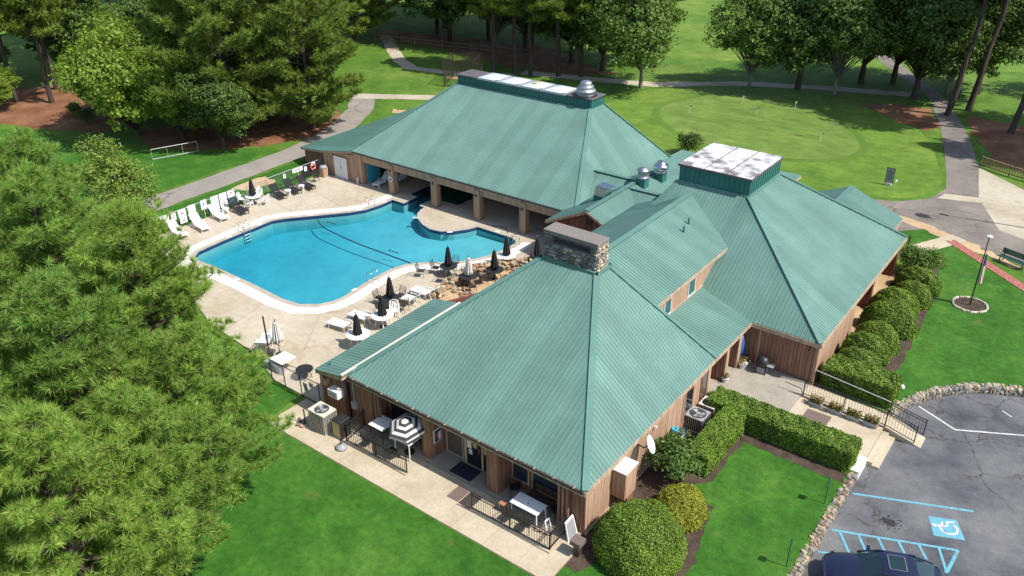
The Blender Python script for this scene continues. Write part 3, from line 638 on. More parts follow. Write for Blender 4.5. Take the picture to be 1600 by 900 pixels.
# chimney
cx0, cx1, cy0, cy1 = -21.68, -18.58, 31.2, 32.15
cm = MB().box(cx0, cx1, cy0, cy1, 6.6, 8.12); cm.box(cx0, cx0+.42, cy0, cy1, 8.12, 8.56); cm.box(cx1-.42, cx1, cy0, cy1, 8.12, 8.56); cm.box(cx0+.42, cx1-.42, cy0+.5, cy1, 8.12, 8.56)
chim = cm.build('chimney', 'mortar', ch)
CST_SHADE = ['chim_stone0', 'chim_stone1', 'chim_stone2', 'chim_stone3', 'stone2']  # darker stones: shade on the chimney front put into their colour
stone_face(chim, CST_SHADE, (cx0, cy0), (cx1, cy0), 7.2, 8.12); stone_face(chim, CST_SHADE, (cx0, cy0), (cx0+.42, cy0), 8.12, 8.56); stone_face(chim, CST_SHADE, (cx1-.42, cy0), (cx1, cy0), 8.12, 8.56)
stone_face(chim, ['stone2', 'stone4', 'stone1', 'chim_stone2', 'stone0'], (cx1, cy0), (cx1, cy1), 7.2, 8.56, sw=.26)  # paler stones: sun on the right side put into their colour
box('chimney_cap', 'chimney_cap', chim, cx0-.05, cx1+.05, cy0-.07, cy1+.05, 8.56, 8.8, bevel=.02)
fl = MB(); fl.box(cx0-.16, cx1+.16, cy0-.2, cy0-.05, 7.12, 7.33); fl.box(cx1+.05, cx1+.2, cy0-.2, cy1+.2, 7.12, 7.33); fl.box(cx0-.2, cx0-.05, cy0-.2, cy1+.2, 7.12, 7.33); fl.box(cx0-.16, cx1+.16, cy1+.05, cy1+.2, 7.12, 7.33); fl.build('flashing', 'trim_green', chim)
# lean-to on the pool side
lt = solid('lean_to_roof', 'trim_wood', ch, [(-28.95,21.69,2.4),(-27.0,21.69,2.7),(-27.0,30.59,2.7),(-28.95,30.59,2.4),(-28.95,21.69,2.58),(-27.0,21.69,2.96),(-27.0,30.59,2.96),(-28.95,30.59,2.58)], [(3,2,1,0),(4,5,6,7),(0,1,5,4),(1,2,6,5),(2,3,7,6),(3,0,4,7)])
roof_face(lt, [(-28.97,21.67,2.6),(-26.9,21.67,2.99),(-26.9,30.61,2.99),(-28.97,30.61,2.6)])
MB().beam((-26.98, 21.67, 3.06), (-26.98, 30.6, 3.06), .14, .05).build('flashing', 'cream_metal', lt); MB().tube([(-28.5, 22.3, 2.68), (-28.5, 22.3, 2.95)], .04, 8).build('vent_pipe', 'dark_green_metal', lt)
# front walls
siding(ch, 'siding', (-28.85, 21.98), (-27.12, 21.98), 0, lambda t: 2.44+.28*t); siding(ch, 'siding', (-27.1, 22.2), (-25.6, 22.2), 0, 2.52)
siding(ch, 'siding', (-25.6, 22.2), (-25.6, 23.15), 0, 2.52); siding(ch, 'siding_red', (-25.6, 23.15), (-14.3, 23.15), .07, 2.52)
box('soffit', 'trim_wood', ch, -27.0, -13.45, 22.15, 23.2, 2.51, 2.55)
def fin(x0, x1, y0, y1, mat='siding'):
    p = MB().box(x0+.03, x1-.03, y0+.03, y1, 0, 2.5).build('pillar', 'siding_red', ch); m = MB()
    for k in range(4): w = (x1-x0)/4; m.box(x0+k*w+.006, x0+(k+1)*w-.006, y0, y0+.03, .02, 2.5)
    for k in range(8): w = (y1-y0-.03)/8; m.box(x1-.03, x1, y0+.03+k*w+.006, y0+.03+(k+1)*w-.006, .02, 2.5); m.box(x0, x0+.03, y0+.03+k*w+.006, y0+.03+(k+1)*w-.006, .02, 2.5)
    stuff(m.build('pillar_boards', mat, p)); return p
fin(-22.32, -21.77, 22.19, 23.15); fin(-18.42, -17.8, 22.19, 23.15)
siding(ch, 'siding', (-14.3, 22.5), (-13.42, 22.5), 0, 2.52); siding(ch, 'siding', (-14.3, 23.15), (-14.3, 22.5), 0, 2.52)
for x in (-14.62, -14.42, -14.22): box('post', 'siding', ch, x, x+.12, 22.2, 22.34, .05, 2.5)
for x in (-25.42, -25.2): box('post', 'siding', ch, x, x+.1, 22.2, 22.34, .05, 2.5)
siding(ch, 'siding_tan', (-13.42, 22.5), (-13.42, 34.3), 0, 2.6); box('sill_board', 'trim_wood', ch, -13.4, -13.34, 22.5, 34.25, .0, .14)
siding(ch, 'siding_tan', (-28.85, 30.4), (-28.85, 21.98), 0, 2.4); siding(ch, 'siding', (-27.1, 34.2), (-28.85, 30.4), 0, 2.4)
for k, (x, w, g) in enumerate([(-25.3, 1.4, 'window_glass'), (-23.75, 1.3, 'window_glass')]): window(ch, (x, 23.15), (1, 0), w, .2, 2.35, g, 'siding')
window(ch, (-21.6, 23.15), (1, 0), 1.05, .12, 2.4, 'curtain_glass', 'trim_wood')
dr = MB(); 
for (a, b, c, d) in [(-20.45, -20.3, .08, 2.42), (-19.42, -19.3, .08, 2.42), (-18.55, -18.45, .08, 2.42)]: dr.box(a, b, 23.05, 23.12, c, d)
dr.box(-20.3, -18.55, 23.05, 23.12, 2.3, 2.42); dr = dr.build('door', 'trim_wood', ch)
box('pane', 'window_glass', dr, -20.3, -19.42, 23.06, 23.1, .08, 2.3); box('pane', 'window_glass', dr, -19.3, -18.55, 23.06, 23.1, .08, 2.3); MB().tube([(-19.5, 22.98, .95), (-19.5, 22.98, 1.3)], .018, 6).build('handle', 'steel', dr)
for (x, z, w, h, m) in [(-20.25, 1.05, .26, .4, 'white_paint'), (-20.15, .72, .2, .28, 'pvc_strap'), (-19.25, 1.1, .3, .36, 'cardboard_tan'), (-18.9, 1.15, .24, .26, 'white_paint'), (-19.9, 1.2, .24, .4, 'cardboard_tan')]: box('notice', m, dr, x, x+w, 23.035, 23.045, z, z+h)
box('notice', 'sign_red', dr, -19.12, -19.0, 23.025, 23.034, 1.22, 1.36)
pst = box('poster_case', 'white_paint', ch, -21.765, -21.72, 22.4, 22.95, .9, 1.65); box('poster', 'sign_dark', pst, -21.722, -21.712, 22.44, 22.91, .95, 1.6); box('poster', 'sign_red', pst, -21.714, -21.707, 22.48, 22.66, 1.2, 1.42); box('poster', 'white_paint', pst, -21.714, -21.707, 22.68, 22.86, 1.02, 1.45)
window(ch, (-17.7, 23.15), (1, 0), .95, .5, 2.4, 'window_blue', 'siding_tan'); window(ch, (-16.6, 23.15), (1, 0), 2.2, .5, 2.4, 'window_blue', 'siding_tan')
downspout(ch, -28.78, 21.84, 0, 2.55, 'siding_tan'); downspout(ch, -27.05, 21.86, .05, 2.6, 'black_metal'); downspout(ch, -26.9, 22.05, .05, 2.6, 'brown_metal', .035)
# right wall fittings
window(ch, (-13.4, 31.35), (0, 1), .95, .4, 2.4, 'window_glass', 'siding_tan'); window(ch, (-13.4, 33.1), (0, 1), .8, .1, 2.3, 'curtain_glass', 'siding_red', name='door')
for y in (27.6, 31.2): box('corner_board', 'trim_wood', ch, -13.4, -13.36, y, y+.08, .14, 2.6)
MB().tube([(-13.33, 28.2, 2.2), (-13.25, 28.2, 2.2)], .06, 8).build('wall_lamp', 'white_plastic', ch)
# link wing: low front roof, clerestory, upper gable
lk = solid('link_roof', 'trim_wood', ch, [(-13.22,34.25,2.57),(-16.75,34.25,3.2),(-16.75,40.2,3.2),(-13.22,38.75,2.57),(-13.22,34.25,2.73),(-16.75,34.25,3.36),(-16.75,40.2,3.36),(-13.22,38.75,2.73)], [(0,1,2,3),(7,6,5,4),(4,5,1,0),(5,6,2,1),(6,7,3,2),(7,4,0,3)])
roof_face(lk, [(-13.2,34.3,2.75),(-13.2,38.72,2.75),(-16.8,39.75,3.39),(-16.8,33.4,3.39)])
cl = siding(ch, 'siding_tan', (-16.72, 33.0), (-16.72, 42.4), 3.3, 4.88); box('trim_board', 'trim_wood', ch, -16.72, -16.66, 33.3, 40.5, 3.4, 3.5)
window(ch, (-16.7, 35.05), (0, 1), .8, 3.5, 4.78, 'green_glass', 'white_paint', fw=.06); window(ch, (-16.7, 37.85), (0, 1), .85, 3.5, 4.78, 'green_glass', 'white_paint', fw=.06)
up = gable_roof(ch, -23.87, -16.43, -20.15, 32.4, 44.6, 5.0, 6.63); gutter(up, (-16.40, 33.5, 4.9), (-16.40, 42.2, 4.9), 'trim_wood', .2, .05)
siding(ch, 'siding_red', (-23.6, 42.4), (-23.6, 33.0), 2.2, 4.85)
for y, x in ((40.6, -18.55), (41.6, -18.75)):
    z = 5+(-16.43-x)*.438; MB().tube([(x, y, z), (x, y, z+.42)], .055, 8).build('vent_pipe', 'dark_green_metal', up)
siding(ch, 'siding_red', (-15.4, 34.3), (-15.4, 38.9), .16, 2.9); siding(ch, 'siding', (-13.45, 34.3), (-15.4, 34.3), .16, 2.7)
for y in (36.25, 37.85):
    p = box('pillar', 'siding_red', ch, -15.38, -13.5, y+.03, y+.3, .16, 2.55); m = MB()
    for k in range(9): m.box(-15.38+k*.209+.006, -15.38+(k+1)*.209-.006, y, y+.03, .17, 2.55)
    stuff(m.build('pillar_boards', 'siding', p)); box('porch_post', 'siding_tan', p, -13.5, -13.4, y-.02, y+.32, .16, 2.55)

# ------------------------------------------------------------------ pro shop: hip block with flat-topped box
ps = thing('pro_shop', 'right clubhouse block with green hip roof crowned by a dark green box', 'building', (-16.5, 46.8, 0))
RE = (-23.6, -9.41, 38.7, 54.93); RT = (-21.35, -16.7, 45.2, 50.0)
r = hip_roof(ps, RE, RT, ZE, 7.0); gutter(r, (-13.2, 38.67, 2.62), (-9.41, 38.67, 2.62), 'trim_wood', .24, .05); gutter(r, (-9.39, 38.7, 2.62), (-9.39, 54.93, 2.62), 'trim_wood', .24, .05)
def metal_box(parent, x0, x1, y0, y1, z0, z1, st=.32, name='roof_box'):
    b = box(name, 'dark_green_metal', parent, x0, x1, y0, y1, z0, z1); m = MB(); n = int((x1-x0)/st)
    for k in range(n+1):
        x = x0+(x1-x0)*k/n; m.box(x-.018, x+.018, y0-.03, y0+.01, z0, z1); m.box(x-.018, x+.018, y1-.01, y1+.03, z0, z1)
    n = max(2, int((y1-y0)/st))
    for k in range(n+1):
        y = y0+(y1-y0)*k/n; m.box(x1-.01, x1+.03, y-.018, y+.018, z0, z1); m.box(x0-.03, x0+.01, y-.018, y+.018, z0, z1)
    stuff(m.build('seam', 'dark_green_metal' if y1-y0 > 3 else 'dark_green_metal', b)); return b
b = metal_box(ps, -21.3, -16.75, 45.25, 49.95, 6.9, 8.02)
lid = box('flat_roof', 'membrane_grey', b, -21.42, -16.63, 45.12, 50.08, 8.02, 8.16)
for k, (a, c) in enumerate([(-21.4, -19.72), (-19.66, -18.3), (-18.24, -16.65)]):
    for j in range(3): box('membrane_sheet', 'roof_membrane', lid, a+.01, c-.015, 45.15+j*1.64, 45.15+(j+1)*1.64-.035, 8.16, 8.168+.003*((k+j) % 2))
MB().box(-21.36, -16.7, 45.14, 45.24, 6.98, 7.1).box(-16.74, -16.6, 45.14, 50.0, 6.98, 7.1).build('flashing', 'trim_green', r)
siding(ps, 'siding', (-15.4, 38.95), (-9.62, 38.95), 0, 2.52); siding(ps, 'siding_tan', (-9.62, 38.95), (-9.62, 45.6), 0, 2.52)
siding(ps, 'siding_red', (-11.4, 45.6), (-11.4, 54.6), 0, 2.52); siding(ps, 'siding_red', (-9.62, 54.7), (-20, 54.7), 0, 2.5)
def fin2(y): 
    p = box('pillar', 'siding_red', ps, -11.4, -9.66, y+.03, y+.36, 0, 2.5); m = MB()
    for k in range(8): m.box(-11.4+k*.2175+.006, -11.4+(k+1)*.2175-.006, y, y+.03, .02, 2.5)
    m.box(-9.66, -9.62, y, y+.36, .02, 2.5); stuff(m.build('pillar_boards', 'siding_red', p))
fin2(49.0); fin2(54.3)
box('porch_slab', 'bare_dirt', ps, -11.4, -9.45, 45.6, 54.6, 0, .08); box('soffit', 'trim_wood', ps, -11.5, -9.5, 45.6, 54.8, 2.5, 2.54); box('corner_board', 'trim_wood', ps, -9.66, -9.56, 38.88, 38.98, 0, 2.52)
box('batten', 'trim_wood', ps, -12.75, -12.62, 38.88, 38.925, .16, 2.5); MB().tube([(-9.95, 38.9, 2.25), (-9.95, 38.72, 2.3), (-9.95, 38.62, 2.2)], .045, 6).build('wall_lamp', 'brown_metal', ps)
downspout(ps, -9.5, 38.8, 0, 2.6, 'siding_tan', .045)
rg = gable_roof(ps, -17.8, -10.43, -14.1, 54.0, 57.9, 2.75, 4.24); siding(ps, 'siding_tan', (-10.6, 54.8), (-10.6, 57.7), 0, 2.6); siding(ps, 'siding', (-10.6, 57.7), (-17.6, 57.7), 0, lambda t: 2.65+1.4*(1-abs(2*t-1)))
window(ps, (-10.58, 55.6), (0, 1), 1.1, .9, 2.3, 'window_glass', 'white_paint')

# ------------------------------------------------------------------ pool pavilion
pp = thing('pool_pavilion', 'large green hip roofed pavilion with open bays facing the pool', 'building', (-40, 51, 0))
PE = (-51.58, -28.94, 45.4, 59.6); PT = (-46.7, -33.3, 53.9, 55.8)
r = hip_roof(pp, PE, PT, ZE, 7.4); gutter(r, (-51.5, 45.37, 2.63), (-28.95, 45.37, 2.63), 'trim_wood', .22, .05); gutter(r, (-51.4, 45.31, 2.71), (-29, 45.31, 2.71), 'black_metal', .08, .08, 'gutter')
mon = metal_box(pp, -46.7, -33.3, 53.95, 55.75, 7.2, 8.1)
box('end_pad', 'membrane_grey', mon, -46.8, -44.6, 53.85, 55.9, 8.1, 8.2, bevel=.015); box('end_pad', 'membrane_grey', mon, -35.6, -33.2, 53.85, 55.9, 8.1, 8.2, bevel=.015)
for k in range(4):
    x = -44.5+k*2.23; f_ = box('skylight', 'galvanised', mon, x, x+2.1, 53.82, 55.9, 8.1, 8.24); m = MB(); n = 6; g_ = [[None]*(n+1) for _ in range(n+1)]
    for i in range(n+1):
        for j in range(n+1): m.v.append((x+.1+1.9*i/n, 53.92+1.88*j/n, 8.24+.2*(1-abs(2*i/n-1)**2.6)*(1-abs(2*j/n-1)**2.6)))
    m.f = [(i*(n+1)+j, (i+1)*(n+1)+j, (i+1)*(n+1)+j+1, i*(n+1)+j+1) for i in range(n) for j in range(n)]; m.build('dome', 'skylight_dome', f_, True)
    if k == 2:
        for y in (54.4, 54.95): MB().box(x+.75, x+1.2, y, y+.28, 8.445, 8.46).build('patch', 'cardboard_tan', f_)
fan = MB().lathe([(.68, 0), (.7, .09), (.56, .14), (.56, .18), (.78, .23), (.78, .38), (.72, .45), (.6, .5), (.63, .56), (.61, .72), (.45, .83), (.47, .88), (.43, 1.0), (.27, 1.09), (.05, 1.12)], 28, (-34.3, 54.7, 8.22)).build('exhaust_fan', 'dull_steel', pp, True)
MB().lathe([(.95, 0), (.95, .05)], 24, (-34.35, 54.65, 8.2)).build('curb', 'black_metal', fan)
PXS = [-46.6, -41.94, -37.56, -33.22]
for x in PXS:
    p = box('pillar', 'siding_red', pp, x-.52, x-.03, 45.3, 45.8, .06, 2.5); m = MB()
    for k in range(4): m.box(x-.55+k*.1375+.005, x-.55+(k+1)*.1375-.005, 45.26, 45.3, .08, 2.5); m.box(x-.03, x, 45.3+k*.13+.005, 45.3+(k+1)*.13-.005, .08, 2.5)
    stuff(m.build('pillar_boards', 'siding_tan', p)); box('pillar_base', 'black_metal', p, x-.56, x+.01, 45.25, 45.82, .06, .1); box('pillar_lamp', 'black_metal', p, x-.36, x-.24, 45.2, 45.258, 1.95, 2.15)
for a, b in zip([-50.3]+PXS, [x-.55 for x in PXS]+[-29.2]): siding(pp, 'siding_tan', (a, 45.42), (b, 45.42), 2.05, 2.53)
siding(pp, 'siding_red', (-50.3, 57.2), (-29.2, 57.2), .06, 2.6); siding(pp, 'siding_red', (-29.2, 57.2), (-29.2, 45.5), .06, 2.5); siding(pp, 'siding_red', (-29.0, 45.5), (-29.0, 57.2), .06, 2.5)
# storage end with low-pitched side roof
sr = solid('side_roof', 'trim_wood', pp, [(-51.5,45.25,2.55),(-55.3,45.25,1.9),(-58.9,46.0,1.25),(-58.9,61.0,1.25),(-51.5,61.0,2.55),(-51.5,45.25,2.72),(-55.3,45.25,2.05),(-58.9,46.0,1.42),(-58.9,61.0,1.42),(-51.5,61.0,2.72)], [(0,1,2,3,4),(9,8,7,6,5),(0,5,6,1),(1,6,7,2),(2,7,8,3),(3,8,9,4),(4,9,5,0)])
roof_face(sr, [(-51.4,45.2,2.77),(-55.3,45.2,2.08),(-58.95,45.95,1.434),(-58.95,61.05,1.434),(-51.4,61.05,2.77)], 'trim_green')
siding(pp, 'siding_tan', (-55.1, 45.4), (-50.3, 45.4), 0, lambda t: 1.98+.6*t); siding(pp, 'siding_tan', (-50.3, 45.4), (-50.3, 47.4), .06, 2.5); siding(pp, 'siding', (-58.6, 46.2), (-55.1, 46.2), 0, lambda t: 1.3+.6*t); siding(pp, 'siding', (-58.6, 60.8), (-58.6, 46.2), 0, 1.25)
dd = MB().box(-53.75, -52.95, 45.3, 45.36, .06, 1.95).box(-52.92, -52.1, 45.3, 45.36, .06, 1.95).build('double_door', 'white_paint', pp); MB().box(-53.82, -53.76, 45.29, 45.37, .04, 2.02).box(-52.09, -52.03, 45.29, 45.37, .04, 2.02).box(-53.82, -52.03, 45.29, 45.37, 1.96, 2.02).build('door_frame', 'siding', dd); MB().tube([(-52.85, 45.25, .95), (-52.85, 45.25, 1.15)], .02, 6).build('handle', 'black_metal', dd)
box('mural_wall', 'sign_blue', pp, -50.26, -50.2, 45.85, 47.3, .08, 2.1); MB().tube([(-50.95, 45.3, .06), (-50.95, 45.3, .55)], .09, 8).build('tank', 'white_plastic', pp)

# ------------------------------------------------------------------ kitchen wing between the blocks
kw = thing('kitchen_wing', 'low green gabled kitchen wing between pavilion and clubhouse with rooftop vents', 'building', (-26.7, 48, 0))
gable_roof(kw, -30.0, -23.46, -26.73, 43.2, 52.5, 2.75, 4.27)
gb = siding(kw, 'siding_red', (-29.75, 43.55), (-23.7, 43.55), 0, lambda t: 2.6+1.42*(1-abs(2*t-1)))
window(kw, (-26.95, 43.53), (1, 0), .45, 3.1, 3.75, 'dark_interior', 'siding_red', name='louvre'); gutter(kw, (-30.0, 43.17, 2.68), (-26.73, 43.17, 4.2), 'trim_wood', .16, .05); gutter(kw, (-26.73, 43.17, 4.2), (-23.46, 43.17, 2.68), 'trim_wood', .16, .05)
gable_roof(kw, 46.9, 53.1, 50.0, -32.5, -26.8, 2.85, 4.24, axis='x'); gable_roof(kw, 46.0, 51.2, 48.6, -26.6, -21.6, 3.05, 4.2, axis='x')
br = solid('back_roof', 'trim_wood', kw, [(-29.2,52.4,3.0),(-19,52.4,3.0),(-19,62,2.5),(-29.2,62,2.5),(-29.2,52.4,3.18),(-19,52.4,3.18),(-19,62,2.68),(-29.2,62,2.68)], [(3,2,1,0),(4,5,6,7),(0,1,5,4),(1,2,6,5),(2,3,7,6),(3,0,4,7)]); roof_face(br, [(-29.2,52.4,3.2),(-19,52.4,3.2),(-19,62,2.7),(-29.2,62,2.7)])
siding(kw, 'siding', (-29, 61.6), (-29, 52.5), 0, 2.5); siding(kw, 'siding', (-19.2, 61.6), (-29, 61.6), 0, 2.5)
def roof_vent(x, y, z, kind):
    b_ = box('vent_curb', 'dark_green_metal', kw, x-.34, x+.34, y-.34, y+.34, z-.6, z+.55)
    if kind == 0: MB().lathe([(.42, 0), (.46, .06), (.36, .1), (.36, .42), (.42, .46), (.44, .62), (.3, .64), (.3, .72), (.02, .72)], 22, (x, y, z+.55)).build('exhaust_fan', 'dull_steel', b_, True)
    else: MB().lathe([(.45, 0), (.34, .05), (.34, .16), (.52, .26), (.56, .4), (.52, .55), (.36, .62), (.36, .72), (.24, .82), (.03, .84)], 22, (x, y, z+.55)).build('exhaust_fan', 'steel', b_, True)
roof_vent(-26.3, 49.9, 4.1, 0); roof_vent(-26.0, 52.0, 3.95, 1)
dk = MB().box(-27.9, -27.0, 46.05, 46.75, 3.7, 4.75).add([(-27.9, 46.05, 4.75), (-27.0, 46.05, 4.75), (-27.0, 46.75, 4.75), (-27.9, 46.75, 4.75), (-27.7, 46.0, 5.0), (-26.7, 46.0, 4.9), (-26.7, 46.8, 4.9), (-27.7, 46.8, 5.0)], [(4,5,6,7),(0,1,5,4),(1,2,6,5),(2,3,7,6),(3,0,4,7)]).build('duct_hood', 'steel', kw); box('curb', 'dark_green_metal', dk, -27.95, -26.95, 46.0, 46.8, 3.5, 4.2)
# ------------------------------------------------------------------ vegetation
def unit(a): return a/np.maximum(np.linalg.norm(a, axis=-1, keepdims=True), 1e-9)
def needle_faces(rg, P, A, n, ln, wd, spread=.85):
    """bursts of thin needles (one triangle each) round every twig end"""
    T = len(P); d = unit(A[:, None, :]*.55+rg.normal(size=(T, n, 3))*spread*.55); l = ln*rg.uniform(.75, 1.15, (T, n, 1)); tip = P[:, None, :]+d*l
    side = unit(np.cross(d, rg.normal(size=(T, n, 3))))*wd; base = P[:, None, :]+d*l*.06
    return np.stack([base-side, base+side, tip], axis=2).reshape(-1, 3)
def leaf_faces(rg, P, Nn, size, asp=.6, jit=.8):
    nn = unit(Nn+rg.normal(size=P.shape)*jit); t = unit(np.cross(nn, rg.normal(size=P.shape))); b = np.cross(nn, t); s = (size*rg.uniform(.65, 1.25, len(P)))[:, None]
    return np.stack([P-t*s, P-b*s*asp, P+t*s, P+b*s*asp], axis=1).reshape(-1, 3)
def limb(m, a, b, r0, r1, sag=.0, n=4, sides=5):
    a = Vector(a); b = Vector(b); pts = [a.lerp(b, k/n)+Vector((0, 0, sag*math.sin(math.pi*k/n))) for k in range(n+1)]; m.tube(pts, [r0+(r1-r0)*k/n for k in range(n+1)], sides, False); return pts
def make_pine(seed, h, cr, base, needles, ln, wd, tufts_per=1.0, mat='needles', trunk_r=.22, whorl=.42, lean=(0, 0), prof=None, up=.25, name='pine_tree'):
    rg = np.random.default_rng(seed); r = random.Random(seed); m = MB(); P = []; A = []
    top = Vector((lean[0]*h, lean[1]*h, h)); tr = [Vector((0, 0, 0)).lerp(top, k/8)+Vector((r.uniform(-.1, .1), r.uniform(-.1, .1), 0))*(k > 0) for k in range(9)]
    m.tube(tr, [trunk_r*(1-.85*k/8)+.02 for k in range(9)], 9, False)
    at = lambda z: Vector((lean[0]*z, lean[1]*z, z)); z = base; az = r.uniform(0, 6)
    prof = prof or (lambda t: (1-t)**.65*(.72+.5*math.sin(min(1, t*2.2)*1.57)))
    while z < h-.25:
        t = (z-base)/(h-base); L = max(.5, cr*prof(t)*r.uniform(.55, 1.2)); az += 2.4+r.uniform(-.5, .5); d = Vector((math.cos(az), math.sin(az), up+.5*t+r.uniform(-.15, .15)))
        pts = limb(m, at(z), at(z)+d.normalized()*L, .035+.012*L, .012, -.06*L); n = max(3, int(L*2.6*tufts_per)); side = 1
        for k in range(n+1):
            f = .28+.72*k/n; q = pts[0].lerp(pts[-1], f)+Vector((0, 0, -.06*L*math.sin(math.pi*f))); side = -side
            sd = Vector((-d.y, d.x, 0)).normalized()*side; sl = (.35+.30*L*(1-f))*r.uniform(.7, 1.3) if k < n else .12
            e = q+(sd*.75+d.normalized()*.55+Vector((0, 0, .35))).normalized()*sl
            if k < n: m.tube([q, e], [.014, .007], 3, False)
            for s in ((1, .55) if sl > .5 else (1,)):
                w = q.lerp(e, s)+Vector((r.uniform(-.07, .07), r.uniform(-.07, .07), r.uniform(0, .1))); P.append(tuple(w)); ax = (e-q).normalized()+Vector((0, 0, .55)); A.append(tuple(ax.normalized()))
                if r.random() < .55: P.append(tuple(w+Vector((r.uniform(-.3, .3), r.uniform(-.3, .3), r.uniform(-.05, .3)))*(ln/.3)*.9)); A.append(tuple((ax+Vector((r.uniform(-.6, .6), r.uniform(-.6, .6), .2))).normalized()))
        z += whorl*r.uniform(.25, .62)*(1 if t < .8 else .7)
    V = needle_faces(rg, np.array(P), np.array(A), needles, ln, wd)
    root = proto(name, '', 'tree'); link('trunk', m.mesh('trunk', True), 'bark', root); stuff(link('crown', fast_mesh('crown', V, 3), mat, root)); return root
def make_broadleaf(seed, h, cr, th, clumps, per, size, mat, trunk_r=.22, squash=.85, bark='bark', clump_r=.85, name='broadleaf_tree', droop=0, gap=.5, low=None):
    rg = np.random.default_rng(seed); r = random.Random(seed); m = MB(); cz = th+(h-th)*.5; rz = (h-th)*.5
    m.tube([(0, 0, 0), (r.uniform(-.15, .15), r.uniform(-.15, .15), th*.6), (0, 0, th), (r.uniform(-.3, .3), 0, h*.75)], [trunk_r*1.25, trunk_r, trunk_r*.8, .05], 9, False)
    cen = []; k = 0
    lobes = [(Vector((r.gauss(0, 1), r.gauss(0, 1), r.gauss(0, .8))).normalized(), r.uniform(.75, 1.12)) for _ in range(14)]
    while len(cen) < clumps:
        d = Vector((r.gauss(0, 1), r.gauss(0, 1), r.gauss(0, 1))).normalized(); rad = max((w*max(0, d.dot(v))**5 for v, w in lobes))*.72+.34
        f = rad*(r.random()**.33 if r.random() < gap else r.uniform(.72, 1.0)); p = Vector((d.x*cr*f, d.y*cr*f, cz+d.z*rz*f*squash-droop*(d.x**2+d.y**2)*f))
        if p.z < (low if low is not None else th*.75): continue
        cen.append(p)
        if k % 4 == 0: limb(m, (0, 0, th*r.uniform(.7, 1.4)), p, .06*trunk_r/.22, .012, .3, 4, 4)
        k += 1
    c = np.array([tuple(p) for p in cen]); out = unit(c-np.array([0, 0, cz])); P = np.repeat(c, per, 0); O = np.repeat(out, per, 0)
    off = rg.normal(size=P.shape); off = unit(off)*(rg.random((len(P), 1))**.45)*clump_r*np.repeat(rg.uniform(.45, 1.5, (clumps, 1)), per, 0); off[:, 2] *= .7
    V = leaf_faces(rg, P+off, unit(off)*.7+O*.5+np.array([0, 0, .6]), size)
    root = proto(name, '', 'tree'); link('trunk', m.mesh('trunk', True), bark, root); stuff(link('crown', fast_mesh('crown', V, 4), mat, root)); return root
def place(root, rows, group):
    root['group'] = group
    for k, (lab, x, y, s, rz) in enumerate(rows):
        o = root if k == 0 else dup(root); o['label'] = lab; o['group'] = group; put(o, x, y, 0, rz, s)

# --- foreground pines on the left (needle bursts)
GP = 'big pines in the left foreground'
pA = make_pine(101, 13.2, 4.5, 2.6, 48, .385, .0165, 1.4, whorl=.34); pB = make_pine(102, 12.0, 4.2, 2.2, 48, .385, .0165, 1.4, whorl=.34); pC = make_pine(103, 10.2, 3.9, 1.6, 48, .375, .0165, 1.4, whorl=.32)
place(pA, [('big pine with its crown nearest the pool corner, among the left foreground pines', -31.4, 15.3, .96, .4), ('big pine in the middle of the left picture edge', -36.8, 14.2, 1.0, 2.1), ('pine at the bottom left corner of the picture', -26.8, 5.4, .95, 4.0)], GP)
place(pB, [('pine in the centre of the left foreground clump', -29.3, 10.8, 1.0, 1.2), ('pine at the upper left edge, left of the cedar', -44.6, 17.2, 1.05, 3.1), ('lowest foreground pine, closest to the front lawn and camera', -23.4, 7.1, .9, 5.2), ('pine filling the left edge behind the bottom corner pine', -32.6, 8.2, 1.0, .2)], GP)
place(pC, [('shorter pine nearest the end of the front walk', -26.9, 13.9, .9, 2.6), ('shorter pine low on the left beside the front lawn', -25.1, 10.4, .9, .9), ('shorter pine under the pool corner, left of the folded white umbrella', -40.2, 18.0, .92, 4.4), ('shorter pine between the left edge pines', -40.6, 14.6, 1.0, 1.9)], GP)
# cedar and broadleaf beside the deck
ced = make_broadleaf(120, 9.6, 2.9, 1.0, 300, 60, .085, 'cedar', .16, 1.0, 'bark_grey', .62, 'cedar_tree', low=.6); ced['label'] = 'feathery light green cedar standing above the pines left of the pool'; put(ced, -52.6, 25.6)
ced2 = dup(ced, 'smaller feathery cedar at the lounge chairs, left end of the pool'); put(ced2, -48.6, 24.0, 0, 1.3, .62)
ivy = make_broadleaf(121, 5.2, 1.7, .8, 130, 60, .075, 'leaf_yellow', .08, .9, 'bark_grey', .5, 'broadleaf_tree', low=.4); ivy['label'] = 'bright green leafy sapling growing up between the foreground pines'; put(ivy, -28.6, 12.8, 3.2)
ivy.location.z = 0; ivy.scale = (1.1, 1.1, 1.75)

